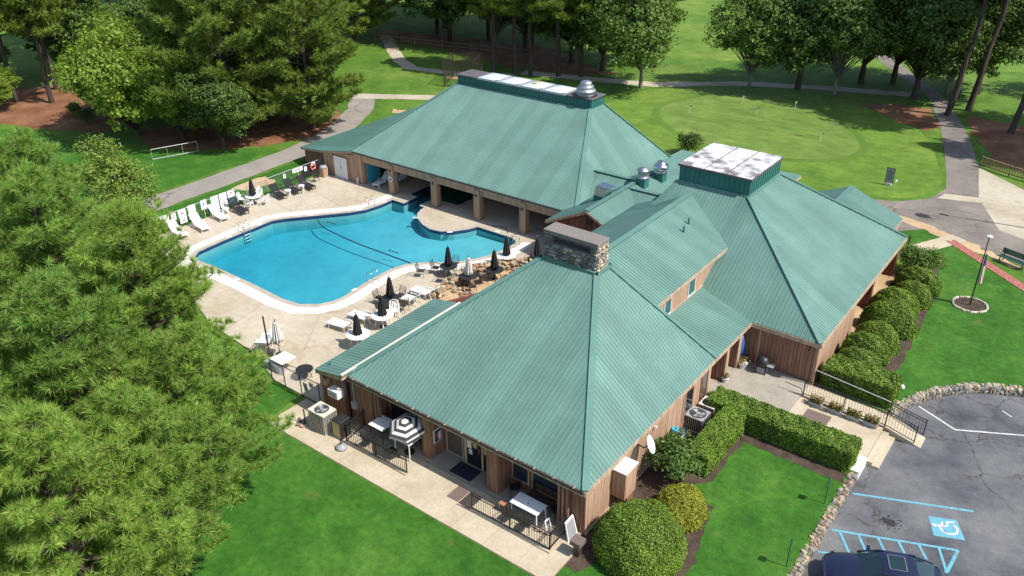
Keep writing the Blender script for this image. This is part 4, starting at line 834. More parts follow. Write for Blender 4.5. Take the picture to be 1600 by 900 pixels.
# --- trees behind
GB = 'tall pines behind'
q1 = make_pine(130, 21, 7.6, 1.0, 24, .66, .055, 1.0, 'needles_far', .32, .55); q2 = make_pine(131, 21, 5.2, 7.0, 24, .66, .055, 1.0, 'needles_far', .28, .55, (.02, .01)); q3 = make_pine(132, 24, 4.6, 13, 24, .64, .055, 1.0, 'needles_far', .3, .6, (.085, .0))
place(q1, [('broad tall pine behind the white rail frame, left of pavilion', -69.4, 46.4, 1.0, .3), ('broad tall pine leaning over the pavilion side roof', -65.8, 53.2, .92, 2.0), ('broad pine behind the yellow-green tree', -77.5, 50.5, 1.0, 3.4), ('broad pine between the two cart paths', -79, 62, .95, 5.0), ('dark pine at top left corner edge', -112, 40, 1.0, 1.1), ('dark pine filling the far wood left of the bare path', -92, 84, 1.05, 4.2)], GB)
place(q2, [('slim pine by the left picture edge, nearest of four trunks', -97.0, 42.4, 1.0, .2), ('slim pine second from the left edge', -100.5, 40.2, 1.0, 1.7), ('slim pale-trunked pine third from left edge', -102.2, 45.6, 1.0, 2.9), ('slim pine with straight dark trunk before the sandy patch', -111, 54.6, 1.1, 4.0), ('slim pine right of the sandy patch, far left', -115.6, 61.4, 1.1, 5.1),
    ('leftmost pine of the row behind the pavilion roof', -64.8, 81.6, .95, .6), ('second pine of the row behind the pavilion roof', -62.4, 82.8, 1.0, 1.5), ('third pine of the row behind the pavilion roof', -60.4, 83.4, .9, 2.4), ('fourth pine of the row behind the pavilion roof', -57.4, 85.0, 1.0, 3.3), ('rightmost pine of the row behind the pavilion roof', -55.0, 86.4, .92, 4.6),
    ('far wood pine right of the bare path', -77, 96, 1.1, .9), ('far wood pine above the pavilion monitor', -70, 97, 1.05, 2.2), ('far wood pine at top centre left', -86, 95, 1.1, 3.6), ('pine left behind the sandy patch', -128, 66, 1.15, 1.3), ('pine at the very top left', -124, 56, 1.15, 2.5)]+[('far wood pine number %s counted from left in the back row' % w, x, y, 1.1, x) for w, x, y in (('one', -106, 104), ('two', -98, 110), ('three', -90, 112), ('four', -82, 108), ('five', -75, 110), ('six', -68, 106), ('seven', -61, 103), ('eight', -56, 97), ('nine', -50, 96))], GB)
place(q3, [('leaning tall bare-trunked pine right of the shaded road', -15.3, 95.3, 1.0, 0), ('second leaning bare-trunked pine right of the shaded road', -13.9, 98.2, 1.05, .35), ('tall pine at the right picture edge above the wood fence', -8.9, 92.6, 1.0, -.3), ('pine beyond the right edge fence', 1.5, 97, 1.0, .6), ('pine far right casting shade on the straw', 4.5, 91, .9, 1.2), ('unseen pine added for shade outside the right edge near the fence', 8, 85, .9, 2.0), ('unseen pine added for shade outside the right edge, second from the fence', 12, 93, 1.0, 2.8), ('unseen pine added for shade outside the right edge, third from the fence', 2.5, 87.5, .85, 3.6)], 'leaning pines by the road')  # the pines outside the right edge are unseen, added to cast shade
GD = 'broadleaf trees behind'
d1 = make_broadleaf(140, 16, 7.8, 2.6, 560, 56, .19, 'leaf_dark', .3, 1.0, clump_r=1.0, droop=1.2, gap=.3); d2 = make_broadleaf(141, 14.5, 6.8, 2.2, 420, 50, .18, 'leaf_mid', .2, 1.0, 'bark_grey', .9, droop=1.6, gap=.3); d3 = make_broadleaf(142, 12, 7.0, .6, 700, 50, .17, 'leaf_yellow', .25, 1.0, clump_r=.9, low=.3)
place(d1, [('dark spreading tree right of the slim tree behind the green', -31.6, 96.2, 1.0, .2), ('dark tree overhanging the shaded road', -19.8, 99.8, 1.0, 1.9), ('dark tree behind the road tree, farther back', -23.5, 105.5, 1.0, 3.0), ('dark tree filling the gap beyond the shaded road', -14.5, 106, .95, 4.4),
    ('dark wood tree above the bare cart path', -81, 92, 1.15, .8), ('dark wood tree left of the pavilion row pines', -68, 92.5, 1.1, 2.6), ('dark wood tree behind the tall row pines', -60, 92, 1.0, 5.2), ('dark tree in the shade left of the cart path bend', -88, 70, 1.0, 3.7), ('dark low tree under the broad pine behind the frame', -72.5, 48.2, .72, 1.4), ('dark low tree right of the white rail frame', -67.6, 43.9, .55, 3.0), ('dark low tree filling the shade behind the cart path', -70, 53.5, .75, 4.0), ('dark tree behind the left straw bed', -93, 52, .8, .4), ('dark tree at far left edge', -108, 49, .9, 2.2), ('dark wood tree at top centre', -74, 101, 1.2, .1), ('dark tree between the row pines and the birch', -54.5, 90.5, .95, 1.1), ('dark wood tree beyond the far left sandy patch', -140, 98, 1.2, .7), ('dark wood tree second beyond the far left sandy patch', -150, 88, 1.2, 2.0), ('dark wood tree third beyond the far left sandy patch', -128, 106, 1.2, 3.1), ('dark wood tree at the top left picture edge', -148, 70, 1.2, 4.0), ('dark wood tree between the left slim pines', -120, 72, 1.0, 5.0), ('dark wood tree at top between the wood pines', -92, 104, 1.2, 5.6), ('dark wood tree at top above the path bend', -100, 96, 1.15, .3), ('dark tree behind the pale forked tree', -26.5, 103, 1.05, 2.9), ('dark tree at the top right beyond the fairway edge', 2, 112, 1.1, 1.8), ('dark wood tree right in the back row', -63, 98, 1.1, 4.9), ('dark wood tree left in the back row', -88, 99, 1.15, 2.4)], GD)
place(d2, [('birch-like tree standing alone behind the pavilion fan', -46.6, 86.2, 1.0, .6), ('slim young tree left of the dark spreading tree', -36.4, 93.6, .86, 2.0), ('pale forked tree right of the dark spreading tree', -27.4, 96.3, .95, 4.1), ('light leafy tree at top centre of the far wood', -73, 93, 1.0, 3.3), ('light leafy tree right of the leaning pines', -17.2, 103.5, .8, 5.0)], GD)
place(d3, [('big yellow-green bushy tree left of the white rail frame', -78.4, 41.6, 1.0, .4), ('rounded bushy tree right behind the yellow-green tree', -73.6, 43.6, .82, 2.2), ('second bushy yellow-green tree left of the first', -85, 44.5, .7, 3.9), ('low bushy tree at far left edge under slim pines', -99.5, 37.6, .45, 1.0)], GD)

# --- clipped hedges and shrubs
def box_hedge(name, label, x0, x1, y0, y1, z1, n, size, mat='hedge_leaf', seed=1, z0=0, group=None, wob=.1, z1b=None):
    rg = np.random.default_rng(seed); t = thing(name, label, 'hedge', ((x0+x1)/2, (y0+y1)/2, 0), 0, group); z1b = z1 if z1b is None else z1b
    A = [(x1-x0)*(y1-y0)*1.4, (x1-x0)*z1, (x1-x0)*z1, (y1-y0)*z1, (y1-y0)*z1]; pr = np.array(A)/sum(A); f = rg.choice(5, n, p=pr); u = rg.random(n); v = rg.random(n)
    P = np.zeros((n, 3)); Nn = np.zeros((n, 3)); P[:, 0] = x0+(x1-x0)*u; P[:, 1] = y0+(y1-y0)*v; top = z1+(z1b-z1)*u; P[:, 2] = top; Nn[:, 2] = 1
    w = rg.random(n)
    for k, (ax, val, sg) in {1: (1, y0, -1), 2: (1, y1, 1), 3: (0, x0, -1), 4: (0, x1, 1)}.items():
        s = f == k; P[s, ax] = val; P[s, 2] = z0+(top[s]-z0)*w[s]; Nn[s] = 0; Nn[s, ax] = sg
    bumpn = np.sin(P[:, 0]*3.1+seed)*np.cos(P[:, 1]*2.7)+np.sin(P[:, 0]*7.3+P[:, 1]*6.1+P[:, 2]*5); P += Nn*(bumpn[:, None]*wob*.35+rg.normal(size=(n, 1))*.035-.02)
    cz = np.array([(x0+x1)/2, (y0+y1)/2, 0]); edge = (np.abs(P[:, 2]-top) < .12)
    V = leaf_faces(rg, P, Nn, size, .6, .55); c_ = fast_mesh('foliage', V, 4); stuff(link('foliage', c_, mat, t))
    MB().box(x0+.09, x1-.09, y0+.09, y1-.09, 0, min(z1, z1b)-.1).build('dark_core', 'shrub_core', t); return t  # opaque filler inside the foliage, its dark colour paints the inner shade
box_hedge('hedge', 'long clipped hedge between the entry walk and the front lawn', -12.9, -5.75, 33.0, 34.4, 1.12, 30000, .055, seed=3)
box_hedge('hedge', 'short clipped hedge beside the air conditioners on the right wall', -12.0, -10.85, 28.8, 32.95, 1.12, 17000, .055, seed=4)
box_hedge('hedge', 'clipped hedge along the ramp in front of the rounded bushes', -9.2, -5.6, 39.15, 40.7, 1.25, 13000, .055, seed=5)
def make_bush(seed, rx, ry, rz, n, size, mat, rough=.12, name='bush', cat='bush', holes=0):
    rg = np.random.default_rng(seed); d = unit(rg.normal(size=(n, 3))); d[:, 2] = np.abs(d[:, 2])*1.0-.25*(rg.random(n) < .25); d = unit(d)
    b = 1+rough*(np.sin(d[:, 0]*5+seed)*np.cos(d[:, 1]*4.3)+.6*np.sin(d[:, 0]*11+d[:, 2]*9+d[:, 1]*8))+rg.normal(size=n)*.03; P = d*b[:, None]*np.array([rx, ry, rz]); P[:, 2] = np.maximum(P[:, 2]+rz*.12, .03)
    V = leaf_faces(rg, P, d, size, .6, .6); t = proto(name, '', cat); stuff(link('foliage', fast_mesh('foliage', V, 4), mat, t))
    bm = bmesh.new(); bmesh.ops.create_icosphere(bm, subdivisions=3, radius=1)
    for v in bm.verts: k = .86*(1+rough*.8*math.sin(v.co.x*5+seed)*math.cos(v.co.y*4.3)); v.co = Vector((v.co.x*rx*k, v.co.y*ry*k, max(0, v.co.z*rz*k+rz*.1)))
    me = bpy.data.meshes.new('dark_core'); bm.to_mesh(me); bm.free(); link('dark_core', me, 'shrub_core', t); return t
def place2(root, rows, group=None):
    for k, (lab, x, y, s, rz, sz) in enumerate(rows):
        o = root if k == 0 else dup(root); o['label'] = lab; put(o, x, y, 0, rz, s); o.scale = (s, s, s*sz)
        if group: o['group'] = group
b1 = make_bush(160, 1.25, .76, 1.4, 13000, .045, 'hedge_leaf', .035)
place2(b1, [('first rounded bush behind the ramp hedge, lowest of the row', -8.1, 41.5, 1.0, .2, .95), ('second rounded bush from the ramp hedge along the right wall', -8.15, 43.2, 1.02, .15, 1.0), ('third rounded bush from the ramp hedge', -7.95, 44.9, 1.0, 3.0, 1.0), ('largest rounded bush in the middle of the right wall row', -7.9, 47.1, 1.25, 3.3, 1.0), ('rounded bush next beyond the largest one', -8.3, 49.5, 1.1, .3, .95), ('rounded bush sixth from the ramp hedge', -7.7, 51.5, .95, 2.9, .95), ('last rounded bush before the glossy dark shrub', -7.9, 53.4, 1.1, .1, .9)], 'rounded bushes along the right wall')
b2 = make_bush(161, 2.0, 2.1, 2.0, 32000, .046, 'hedge_leaf', .04); b2['label'] = 'very large rounded green bush at the near corner of the clubhouse'; put(b2, -11.15, 23.1, 0, .3, .9)
b3 = make_bush(162, 1.1, 1.25, 1.15, 11000, .045, 'bush_yellow', .035); b3['label'] = 'yellow-green rounded bush behind the very large bush'; put(b3, -10.75, 26.0)
b4 = make_broadleaf(163, 2.3, 1.25, .35, 110, 46, .075, 'leaf_mid', .05, .9, 'bark_grey', .42, 'shrub', low=.2); tag(b4, 'loose open shrub below the satellite dish', 'shrub'); put(b4, -12.15, 28.0)
b5 = make_broadleaf(164, 2.6, 1.75, .3, 200, 46, .085, 'leaf_mid', .05, .95, 'bark_grey', .5, 'shrub', low=.15); tag(b5, 'glossy dark shrub at the far end of the bush row', 'shrub'); put(b5, -8.5, 55.6, 0, 0, .85)
b6 = make_broadleaf(165, 2.2, 1.2, .3, 70, 40, .085, 'leaf_dark', .05, .9, 'bark', .45, 'shrub', low=.1); tag(b6, 'brownish shrub behind the dark green roof box', 'shrub'); put(b6, -31.6, 68.4)
for k, (x, y, s, lab) in enumerate([(-67.5, 55.8, .8, 'small ground shrub at the path bend left of pavilion'), (-86, 40.5, .8, 'weedy shrub on the straw left of the yellow-green tree'), (-90, 41.5, .7, 'weedy shrub in the middle of the left straw'), (-13.2, 29.6, .45, 'small yellowish weed clump beside the propane tank'), (-13.0, 34.0, .42, 'small weed clump by the tan air conditioner')]):
    o = dup(b6 if k < 3 else b4, lab); put(o, x, y, 0, k*1.3, s)
# ------------------------------------------------------------------ things round the pool
def make_lounger(frame, strap):
    t = proto('lounge_chair', '', 'lounge chair'); m = MB()
    for s in (-.31, .31): m.beam((-.3, s, .30), (.98, s, .30), .045, .05); 
    m.beam((.97, -.31, .30), (.97, .31, .30), .045, .05).build('frame', frame, t)
    seat = MB()
    for k in range(11): seat.box(-.26+k*.112, -.26+k*.112+.095, -.29, .29, .325, .345)
    seat.build('seat', strap, t)
    bk = MB(); a = Vector((-.28, 0, .33)); d = Vector((-.62, 0, .5)).normalized()
    for s in (-.3, .3): bk.beam(a+Vector((0, s, 0)), a+d*.86+Vector((0, s, 0)), .045, .045)
    for k in range(8): c = a+d*(.08+k*.102); bk.beam(c+Vector((0, -.28, 0)), c+Vector((0, .28, 0)), .082, .02, Vector((.62, 0, .78)))
    bk.build('backrest', strap, t)
    for x in (-.2, .82):
        for s in (-.31, .31): MB().beam((x, s, .29), (x+(.06 if x > 0 else -.08), s*1.03, 0), .05, .045).build('leg', frame, t)
    for s in (-.28, .28): MB().beam((-.72, s, .02), (-.5, s, .5), .035, .035).build('back_support', frame, t)
    for s in (-.34, .34): MB().beam((-.35, s, .48), (.1, s, .48), .05, .03).beam((.08, s, .48), (.12, s, .3), .04, .03).build('armrest', frame, t)
    return t
D = .06
lw = make_lounger('white_plastic', 'white_plastic'); lw['group'] = 'white lounge chairs'
spread(lw, [('white lounge chair farthest left at the pool end beside the trees', -54.0, 30.0, D, -.1, 1.05), ('white lounge chair second from the left by the sign post', -53.7, 31.7, D, -.15, 1.05), ('white lounge chair below the block of six signs', -54.2, 33.7, D, -.12, 1.05),
    ('left white lounge chair inside the first pavilion bay', -49.0, 46.3, D, -1.45, 1.0), ('right white lounge chair inside the first pavilion bay', -48.2, 47.6, D, -1.5, 1.0),
    ('white lounge chair alone on the near deck, left of its pair', -34.0, 28.0, D, 3.3, 1.05), ('white lounge chair right of the one on the near deck', -33.7, 29.4, D, 3.25, 1.05), ('white lounge chair left in the pair at the stone wall', -33.1, 32.7, D, 3.3, 1.05), ('white lounge chair nearest the stone wall end', -32.8, 33.9, D, 3.2, 1.05), ('white lounge chair half hidden by foreground pine at deck corner', -36.3, 23.9, D, 2.2, 1.0)])
lb = make_lounger('black_metal', 'black_fabric'); lb['group'] = 'dark lounge chairs'
spread(lb, [('dark lounge chair between the sign block and white dining set', -54.0, 35.4, D, -.12, 1.05), ('dark lounge chair first beyond the white dining set', -54.0, 39.3, D, -.2, 1.0), ('dark lounge chair second beyond the white dining set', -53.9, 40.7, D, -.15, 1.0), ('dark lounge chair nearest the long white sign', -53.7, 42.0, D, -.1, 1.0)])
def make_umbrella(cloth, pole, h=2.55, stripe=None):
    t = proto('patio_umbrella', '', 'umbrella'); MB().lathe([(.26, 0), (.26, .05), (.12, .09), (.05, .12), (.05, .3)], 18).build('base', 'black_metal', t, True)
    MB().tube([(0, 0, .05), (0, 0, h)], .022, 8).build('pole', pole, t); m = MB(); n = 32; zs = [.95, 1.2, 1.7, 2.2, h-.16]; rs = [.27, .235, .18, .12, .055]
    for z, r_ in zip(zs, rs):
        for k in range(n): a = 2*math.pi*k/n; f = r_*(1+.28*math.cos(8*a)); m.v.append((f*math.cos(a), f*math.sin(a), z+(.05*math.cos(8*a) if z < 1 else 0)))
    m.f = [(i*n+k, i*n+(k+1) % n, (i+1)*n+(k+1) % n, (i+1)*n+k) for i in range(4) for k in range(n)]; m.f += [tuple(reversed(range(n))), tuple(range(4*n, 5*n))]
    c = m.build('canopy', cloth, t, True); MB().lathe([(.12, 0), (.125, .05), (.07, .1)], 12, (0, 0, h-.27)).build('vent_flap', cloth, c, True)
    if stripe:
        sm = MB()
        for k in range(8):
            a = 2*math.pi*(k+.5)/8; pts = [(r_*.8*math.cos(a)*1.0, r_*.8*math.sin(a), z) for z, r_ in zip(zs, rs)]; sm.tube(pts, .03, 5)
        sm.build('stripe', stripe, c)
    MB().tube([(.14*math.cos(a*.5), .14*math.sin(a*.5), 1.75) for a in range(13)], .015, 4).build('tie', cloth, t); MB().lathe([(.02, 0), (.045, .04), (.04, .08), (.01, .11)], 10, (0, 0, h-.02)).build('finial', 'steel', t, True); return t
ub = make_umbrella('black_fabric', 'black_metal'); ub['group'] = 'folded black umbrellas'
spread(ub, [('folded black umbrella in the white dining set by the signs', -54.3, 37.1, D, 0, .88), ('folded black umbrella nearest the pool at the dark dining set', -33.5, 37.0, D, .4, .88), ('folded black umbrella in the round white table above the stone wall', -31.3, 40.5, D, .9, .88), ('folded black umbrella rising before the stone wall in the lower patio', -30.7, 38.4, D, 1.3, .88), ('folded black umbrella beside the chimney, partly behind the roof', -29.5, 41.6, D, .2, .88), ('folded black umbrella among dark chairs near the paired lounge chairs', -33.6, 31.6, D, .6, .88), ('folded black umbrella in middle white table along the lean-to roof', -32.3, 29.6, D, 1.7, .88), ('folded black umbrella in the white table nearest the lean-to front', -31.9, 27.2, D, 2.1, .88)])
uw = make_umbrella('white_fabric', 'black_metal', 2.5, 'stripe_dark'); uw['group'] = 'folded pale umbrellas'
spread(uw, [('folded pale striped umbrella at the deck corner beside pines', -34.9, 23.9, D, 0, .92), ('folded pale striped umbrella in the sunken stone patio', -31.5, 36.7, D, .5, .88)])
# tables
def make_round_table(top, leg, r=.6, h=.72):
    t = proto('round_table', '', 'table'); MB().lathe([(r-.03, h-.035), (r, h-.02), (r, h), (r-.02, h+.008)], 28).build('tabletop', top, t)
    for k in range(4): a = k*math.pi/2+.78; MB().tube([(.3*math.cos(a), .3*math.sin(a), h-.03), (.36*math.cos(a), .36*math.sin(a), .35), (.46*math.cos(a), .46*math.sin(a), 0)], .028, 6).build('leg', leg, t)
    return t
tw = make_round_table('white_plastic', 'white_plastic'); tw['group'] = 'round white tables'
spread(tw, [('round white table under the folded umbrella by the signs', -54.3, 37.1, D, 0, 1), ('round white table above the stone wall', -31.3, 40.5, D, 0, 1.05), ('round white table in the middle of the lean-to roof edge', -32.3, 29.6, D, 0, 1.15), ('round white table nearest the front end of lean-to roof', -31.9, 27.2, D, 0, 1.15)])
td = make_round_table('black_metal', 'black_metal', .6); td['group'] = 'round dark tables'
spread(td, [('round dark table with folded black umbrella nearest the pool', -33.5, 37.0, D, 0, 1), ('round dark table with pale umbrella in the sunken patio', -31.5, 36.7, D, 0, 1), ('round dark table behind the paired lounge chairs', -33.6, 31.6, D, 0, .95), ('round dark table before the far stone wall', -30.7, 38.4, D, 0, 1), ('round dark table at the deck gate with chairs upended on it', -31.9, 23.2, D, 0, .8)])
def make_metal_chair(mat='brown_metal'):
    t = proto('metal_chair', '', 'chair'); MB().box(-.23, .23, -.22, .24, .42, .445).build('seat', mat, t); bk = MB()
    for k in range(6): x = -.2+k*.08; bk.beam((x, .24, .46), (x*.95, .32, .9), .02, .014)
    bk.tube([(-.24, .23, .44), (-.23, .33, .93), (.23, .33, .93), (.24, .23, .44)], .016, 5).build('backrest', mat, t)
    for x in (-.22, .22):
        MB().tube([(x, -.2, .43), (x*1.08, -.26, 0)], .015, 5).build('leg', mat, t); MB().tube([(x, .22, .43), (x*1.08, .3, 0)], .015, 5).build('leg', mat, t); MB().tube([(x*1.06, .29, .66), (x*1.12, 0, .67), (x*1.1, -.2, .62), (x, -.21, .43)], .015, 5).build('armrest', mat, t)
    return t
mc = make_metal_chair(); mc['group'] = 'dark metal chairs'
def ring(cx, cy, n, r, a0): return [(cx+r*math.cos(a0+k*6.283/n), cy+r*math.sin(a0+k*6.283/n), D, a0+k*6.283/n-math.pi/2, 1) for k in range(n)]
sets = [('at the dark table nearest the pool', ring(-33.5, 37.0, 4, .95, .3)), ('at the pale umbrella table in the sunken patio', ring(-31.5, 36.7, 4, .95, .9)), ('at the dark table behind the paired lounge chairs', ring(-33.6, 31.6, 4, .95, .1)), ('at the table before the far stone wall', ring(-30.7, 38.4, 3, .95, 2.2))]
side = ['chair on the right side', 'chair on the far side', 'chair on the left side', 'chair on the near side']; rows = []
for lab, rr in sets:
    for k, q in enumerate(rr): rows.append(('dark metal %s %s' % (side[k], lab), *q))
rows += [('lone dark metal chair by the trash can at the pavilion', -54.0, 43.4, D, 1.0, 1), ('lone dark metal chair in the tan patio beside lean-to roof', -30.2, 34.6, D, 2.4, 1), ('dark metal chair drawn away to the left of the pool table', -34.9, 35.8, D, 2.0, 1), ('dark chair facing the round table above the wall', -30.2, 41.3, D, 5, 1)]
spread(mc, rows)
def make_resin_chair():
    t = proto('resin_chair', '', 'chair'); MB().box(-.24, .24, -.23, .22, .40, .43).build('seat', 'white_plastic', t); bk = MB()
    for k in range(5): x = -.18+k*.09; bk.beam((x, .22, .43), (x*1.1, .33, .86), .05, .018)
    bk.tube([(-.26, .22, .42), (-.25, .34, .86), (-.1, .36, .93), (.1, .36, .93), (.25, .34, .86), (.26, .22, .42)], .022, 5).build('backrest', 'white_plastic', t)
    for x in (-.25, .25):
        for y in (-.23, .24): MB().tube([(x, y, .42), (x*1.12, y*1.2, 0)], [.03, .022], 5).build('leg', 'white_plastic', t)
        MB().beam((x*1.05, .28, .64), (x*1.08, -.2, .62), .05, .025).beam((x*1.06, -.2, .62), (x, -.22, .42), .04, .03).build('armrest', 'white_plastic', t)
    return t
rc = make_resin_chair(); rc['group'] = 'white resin chairs'; rr = ring(-54.3, 37.1, 4, .95, .5)
spread(rc, [(n_, *q) for n_, q in zip(['white resin chair on the pavilion side of the white dining set', 'white resin chair behind the white dining set', 'white resin chair on the left of the white dining set', 'white resin chair in front of the white dining set'], rr)]+[('white resin chair near the lean-to roof by the dark chairs', -32.6, 30.9, D, .8, 1.05), ('white resin chair pushed at the deck corner by pines', -35.9, 24.6, D, 2.2, 1)])
st_ = thing('side_table', 'small white side table between white and dark lounge chairs', 'table', (-54.5, 34.6, D)); MB().lathe([(.26, .4), (.27, .43), (.25, .45)], 16, (-54.5, 34.6, D)).build('tabletop', 'white_plastic', st_)
for k in range(4): a = k*1.571; MB().tube([(-54.5+.2*math.cos(a), 34.6+.2*math.sin(a), D+.4), (-54.5+.24*math.cos(a), 34.6+.24*math.sin(a), D)], .03, 5).build('leg', 'white_plastic', st_)
s2 = dup(st_, 'small white side table first between the far dark lounge chairs'); s2.location = (-53.6, 40.0, D); s3 = dup(st_, 'small white side table second between the far dark lounge chairs'); s3.location = (-53.5, 41.35, D)
def square_table(label, x, y, z, w, d, h, top='white_plastic', leg='white_plastic', rz=0, name='square_table'):
    t = proto(name, label, 'table'); MB().box(-w/2, w/2, -d/2, d/2, h-.035, h).build('tabletop', top, t, bevel=.008)
    for a in (-1, 1):
        for b in (-1, 1): MB().beam((a*(w/2-.07), b*(d/2-.07), h-.035), (a*(w/2-.05), b*(d/2-.05), 0), .045, .045).build('leg', leg, t)
    MB().lathe([(.03, 0), (.03, .004)], 10, (0, 0, h)).build('umbrella_hole', 'black_metal', t); return put(t, x, y, z, rz)
square_table('square white table at the deck corner beside the pale folded umbrella', -33.5, 23.1, D, 1.0, 1.0, .73)
# ladders
def ladder(label, x, y, rz):
    t = proto('pool_ladder', label, 'ladder')
    for s in (-.26, .26): MB().tube([(-.55, s, 0), (-.52, s, .5), (-.42, s, .72), (-.25, s, .78), (-.05, s, .7), (.06, s, .45), (.1, s, .1), (.1, s, -.9)], .024, 8).build('handrail', 'steel', t, True)
    for z in (-.25, -.5, -.75): MB().beam((.1, -.26, z), (.1, .26, z), .08, .03).build('tread', 'white_plastic', t)
    return put(t, x, y, .075, rz)
ladder('chrome pool ladder on the far left side of the pool', -50.45, 33.4, 0); ladder('chrome pool ladder on the near right side of the pool', -37.3, 33.4, math.pi); ladder('chrome pool ladder at the pavilion end, left of the channel', -46.25, 42.3, -.25); ladder('chrome pool ladder in the right corner bay', -33.0, 43.3, math.pi)
rp = thing('safety_rope', 'dark safety rope with floats stretched across the pool', 'rope', (-42, 37, -.07)); MB().tube([(-48.0, 38.2, -.05), (-47.2, 37.75, -.07), (-46.4, 37.45, -.07), (-44, 37.15, -.07), (-42.2, 37.02, -.07), (-39, 37.0, -.07), (-36.85, 36.95, -.05)], .045, 6).build('rope', 'rope_navy', rp)
for x in (-47.0, -39.6):
    for k in range(4): MB().lathe([(.02, -.05), (.06, -.03), (.07, .02), (.04, .05), (.02, .06)], 10, (x+k*.24, (38.35 if x < -45 else 37.55)+.02*k, -.05)).build('float', 'black_metal', rp, True)
dm = MB().box(-.2, .2, -.1, .1, 0, .008).mesh('depth_marker'); dm.materials.append(MATS['white_paint'])
for k, (x, y, rz) in enumerate([(-50.65, 32.0, 1.57), (-50.65, 34.8, 1.57), (-48.9, 38.3, .9), (-46.6, 41.3, 1.2), (-46.1, 43.6, 1.57), (-41.9, 42.75, .6), (-38.0, 42.3, .8), (-35.2, 44.45, 0), (-37.15, 31.8, 1.57), (-44.6, 28.2, 0), (-48.0, 28.2, 0)]):
    o = bpy.data.objects.new('depth_marker', dm); C.objects.link(o); o.location = (x, y, .076); o.rotation_euler = (0, 0, rz); tag(o, 'small white depth plate '+['left of the far left ladder', 'right of the far left ladder', 'at the far bend of the pool near the rope end', 'left of the pavilion end ladder', 'beside the pool channel', 'on the left of the rounded peninsula', 'on the right of the rounded peninsula', 'along the right bay under the pavilion', 'left of the near right ladder', 'in the middle of the near edge', 'on the near edge by the left corner'][k], 'marker', 'depth marker plates')
# stone wall beside the sunken patio
sw = thing('stone_wall', 'low dry stone wall of tan rocks around the sunken patio', 'wall', (-31.8, 38, 0)); pth = [(-31.9, 33.9), (-32.2, 34.9), (-32.3, 36.4), (-32.45, 37.6), (-32.2, 38.6), (-31.4, 39.5), (-30.6, 40.5), (-29.8, 41.5), (-29.2, 42.3)]
SM = ['stone0', 'stone1', 'stone2', 'stone3', 'stone4', 'stone5']
for a, b in zip(pth[:-1], pth[1:]):
    a = Vector(a); b = Vector(b); L = (b-a).length; n = max(2, int(L/.27))
    for k in range(n):
        p = a.lerp(b, (k+.5)/n)
        for z in (.12, .33, .52):
            for s in (-.17, .17):
                if z > .5 and rnd.random() < .2: continue
                nn = Vector((-(b-a).y, (b-a).x)).normalized()*s; stone_obj(sw, SM, (p.x+nn.x+rnd.uniform(-.05, .05), p.y+nn.y+rnd.uniform(-.05, .05), z+.05), (rnd.uniform(.32, .46), rnd.uniform(.26, .36), rnd.uniform(.2, .28)), rnd.uniform(0, 3), .3)
sg = thing('rock_group', 'loose rocks round the table in the sunken patio', 'rocks', (-31, 35.6, .06))
for k in range(14): stone_obj(sg, ['stone3', 'stone5', 'stone1'], (-31.3+rnd.uniform(-.6, .9), 35.7+rnd.uniform(-.35, .4), .13), (rnd.uniform(.25, .42), rnd.uniform(.2, .32), .24), rnd.uniform(0, 3), .3)
pfl = struct(sheet('sunken_patio', 'bare_dirt', [(-31.75, 33.8), (-32.0, 36.4), (-32.1, 37.6), (-31.8, 38.5), (-29.2, 41.9), (-27.2, 41.9), (-27.2, 33.8)], .066))
# chain-link fence with signs
cf = thing('chain_link_fence', 'low chain link fence behind the lounge chairs with galvanised posts', 'fence', (-55.6, 36, 0)); FX = -55.55
for k in range(11): y = 26+k*1.92; MB().tube([(FX, y, 0), (FX, y, 1.25)], .028, 7).build('post', 'galvanised', cf)
MB().tube([(FX, 26, 1.22), (FX, 45.25, 1.22)], .022, 6).build('top_rail', 'galvanised', cf); wm = MB(); y = 26.0
while y < 45.0:
    wm.beam((FX, y, .03), (FX, min(45.2, y+1.18), 1.21), .004, .004); wm.beam((FX, y, 1.21), (FX, min(45.2, y+1.18), .03), .004, .004); y += .16
stuff(wm.build('wire_mesh', 'galvanised', cf)); scr = box('privacy_screen', 'black_fabric', cf, FX+.03, FX+.04, 43.1, 45.1, .15, 1.2)
def sign(label, y0, y1, z0, z1, mat='white_paint', mark=None, x=-55.42, kind=0):
    s = thing('sign_board', label, 'sign', (x, (y0+y1)/2, z0)); box('panel', mat, s, x, x+.02, y0, y1, z0, z1); r_ = random.Random(int(y0*100))
    if mark:
        m = MB(); w = y1-y0; h = z1-z0
        for k in range(3 if kind == 0 else 6): a = r_.uniform(.2, .5); c = r_.uniform(.25, .65); m.box(x+.02, x+.024+.0004*k, y0+w*a, y0+w*(a+.28), z0+h*c, z0+h*(c+.1))
        m.build('print', mark, s)
    return s
